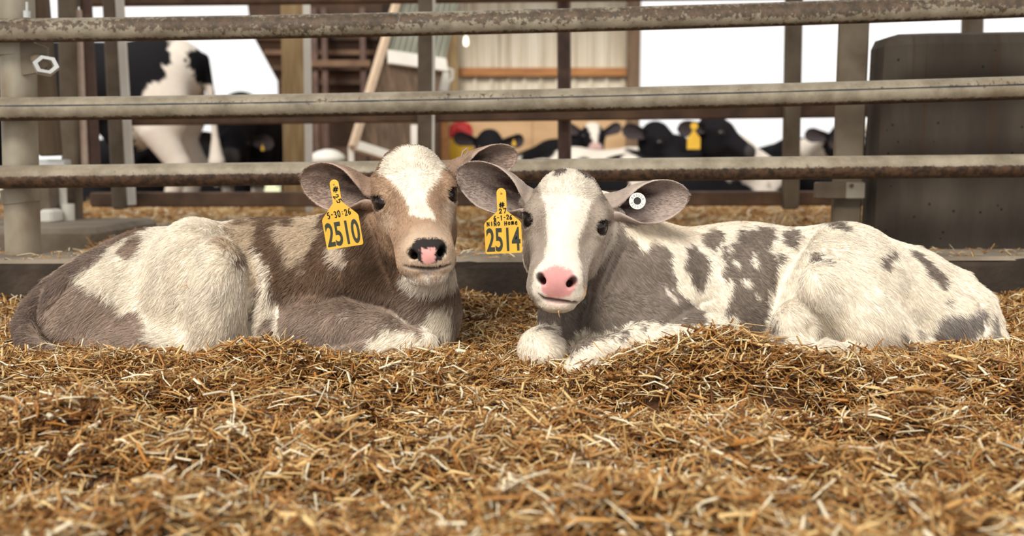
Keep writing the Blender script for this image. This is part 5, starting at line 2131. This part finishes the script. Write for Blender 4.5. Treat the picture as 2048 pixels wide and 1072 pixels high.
def pen(pl, name, txt, x, z, ch, cw, pw, parent, rotd=0, step=None, seed=1):
    rg = random.Random(seed)
    mb = MB()
    st_ = step or cw * 1.28
    n = len([c for c in txt if c != '~'])
    i = 0
    a = math.radians(rotd)
    for c in txt:
        if c == '~':
            i -= 1
        if c != ' ':
            for s_ in GLYPH[c]:
                pts = []
                for gx, gz in s_:
                    lx = (i - (n - 1) / 2) * st_ + (gx - .5) * cw * (.55 if c in '-:1I' else 1)
                    lz = (gz - .5) * ch + rg.uniform(-.02, .02) * ch + .06 * ch * math.sin(i * 2.1)
                    pts.append((x + lx * math.cos(a) - lz * math.sin(a), z + lx * math.sin(a) + lz * math.cos(a)))
                pl.stroke(mb, pts, pw)
        i += 1
    return mb.build(name, M_MARK, parent)


def tag_outline(w, stem_w, stem_l, sh, H):
    """stem from z=0 down, shoulders, then the square plate; rounded corners"""
    pts = []
    r = stem_w / 2
    for k in range(9):
        a = math.pi - math.pi * k / 8
        pts.append((r * math.cos(a), -r + r * math.sin(a)))
    pts.append((r, -stem_l))
    q = .004
    pts += [(w / 2 - q * .6, -sh + q * .7), (w / 2, -sh - q * .4)]
    pts += [(w / 2, -H + q)] + [(w / 2 - q + q * math.cos(t), -H + q + q * math.sin(t)) for t in (-.5, -1.0)] + [(w / 2 - q, -H)]
    pts += [(-w / 2 + q, -H)] + [(-w / 2 + q + q * math.cos(t), -H + q + q * math.sin(t)) for t in (-2.1, -2.6)] + [(-w / 2, -H + q)]
    pts += [(-w / 2, -sh - q * .4), (-w / 2 + q * .6, -sh + q * .7), (-r, -stem_l)]
    return pts


def ear_tag(label, pl, w, stem_w, stem_l, sh, H):
    r = empty('ear_tag', tuple(pl.o))
    tag(r, label, 'ear tag')
    o = tag_outline(w, stem_w, stem_l, sh, H)
    n = len(o)
    V = [pl.P(x, z, 0) for x, z in o] + [pl.P(x, z, .0014) for x, z in o]
    MB().add(V, [tuple(range(n)), tuple(range(2 * n - 1, n - 1, -1))] + [(i, n + i, n + (i + 1) % n, (i + 1) % n) for i in range(n)]).build('plate', M_TAG, r)
    return r


YT = -.20
k = px(YT)
pl = Plate(at(667, 359, YT), -9, 0, 0)
ta = ear_tag('yellow ear tag printed 2510 in the left calf\'s ear', pl, 74 * k, 18 * k, 46 * k, 76 * k, 137 * k)
pl.text('printed_number', '2510', 0, -108 * k, .05, M_INK, ta, 68 * k, 49 * k, 0, .0011)
pen(pl, 'handwritten_date', '5-30:26', -1 * k, -68.5 * k, 12.5 * k, 5.6 * k, 2.0 * k, ta, 3, 7.1 * k)
pen(pl, 'handwritten_hash', '#', 1 * k, -20 * k, 11 * k, 10 * k, 2.4 * k, ta, -20)
pen(pl, 'handwritten_number', '25', 1.5 * k, -39 * k, 10 * k, 8 * k, 2.0 * k, ta, -66, 10.5 * k)
mb = MB().tube([pl.P(-1 * k, -10 * k, .0012), pl.P(-1 * k, -10 * k, .0022)], 1.8 * k, 10)
mb.build('stud', mat_flat('stud_ochre', srgb(168, 120, 38), .5), ta)  # stud in a darker yellow than the plate

YT = -.25
k = px(YT)
pl = Plate(at(1002, 376, YT), -2.6, 0, 0)
tb = ear_tag('yellow ear tag printed 2514 in the right calf\'s ear', pl, 74 * k, 19 * k, 46 * k, 70 * k, 131 * k)
pl.text('printed_number', '2514', 0, -103 * k, .05, M_INK, tb, 68 * k, 48 * k, 0, .0011)
pen(pl, 'handwritten_name', 'NIN~O Home', -1 * k, -70.5 * k, 8 * k, 5.2 * k, 1.9 * k, tb, 1, 7.0 * k)
pen(pl, 'handwritten_date', '6-1-26', 1 * k, -59 * k, 9 * k, 5.4 * k, 2.0 * k, tb, 1, 6.4 * k)
pen(pl, 'handwritten_number', '27', 1 * k, -46 * k, 9 * k, 6.5 * k, 2.0 * k, tb, 0, 8.5 * k)
pen(pl, 'handwritten_hash', '#', 0, -33.5 * k, 10 * k, 11 * k, 2.4 * k, tb, 4)
MB().tube([pl.P(0, -11 * k, .0012), pl.P(0, -11 * k, .0022)], 2 * k, 10).build('stud', mat_flat('stud_ochre', srgb(150, 104, 36), .5), tb)  # stud a deeper yellow than its tag

# round white button tag in the grey calf's other ear
YT = -.125
k = px(YT)
pl = Plate(at(1275, 402, YT), 0, -14, -4)
tc_ = empty('button_tag', tuple(pl.o))
tag(tc_, 'round white button ear tag with small grey digits, right calf', 'ear tag')


def ring(name, r0, r1, d0, d1, mat, parent, n=40):
    V = []
    for r, d in ((r0, d0), (r1, d0), (r1, d1), (r0, d1)):
        V += [pl.P(r * math.cos(2 * math.pi * i / n), r * math.sin(2 * math.pi * i / n), d) for i in range(n)]
    F = []
    for q in range(4):
        for i in range(n):
            j = (i + 1) % n
            a, b = q * n, ((q + 1) % 4) * n
            F.append((a + i, a + j, b + j, b + i))
    return MB().add(V, F).build(name, mat, parent, True)


ring('rim', 7.6 * k, 16.5 * k, 0, .003, M_WHITE, tc_)
MB().tube([pl.P(0, 0, -.004), pl.P(0, 0, .0005)], 7.7 * k, 24).build('bore', mat_flat('bore_dark', srgb(30, 24, 22), .6), tc_)
for i, ch_ in enumerate('840USA 313226 '):
    if ch_ == ' ':
        continue
    a = math.radians(150 - i * 360 / 14)
    pl.text('digit', ch_, 12 * k * math.cos(a), 12 * k * math.sin(a), .006, M_LGREY, tc_, None, 5.2 * k, math.degrees(a) - 90, .0, .0031)

# loose straws on the calves
def wisp(label, pts, r=.0009):
    o = MB().tube(pts, [r * .7] + [r] * (len(pts) - 2) + [r * .5], 5).build('straw', M_WISP, None, True)
    tag(o, label, 'straw')


M_WISP = mat_flat('dry_straw', srgb(206, 160, 98), .5)
wisp('curled straw at the corner of the right calf\'s mouth', [at(1157, 577, -.28), at(1166, 570, -.285), at(1172, 574, -.28), at(1170, 590, -.275), at(1160, 598, -.28)])
wisp('short pale straw on the right calf\'s chin', [at(1117, 612, -.27), at(1117, 624, -.275), at(1119, 634, -.27)], .0014)
wisp('thin straw lying across the pale foreleg of the right calf', [at(1184, 680, -.30), at(1193, 692, -.30), at(1208, 708, -.30)], .0010)
wisp('small straw fragment on the left calf\'s white flank', [at(364, 574, -.16), at(372, 570, -.165), at(378, 578, -.16)], .0010)
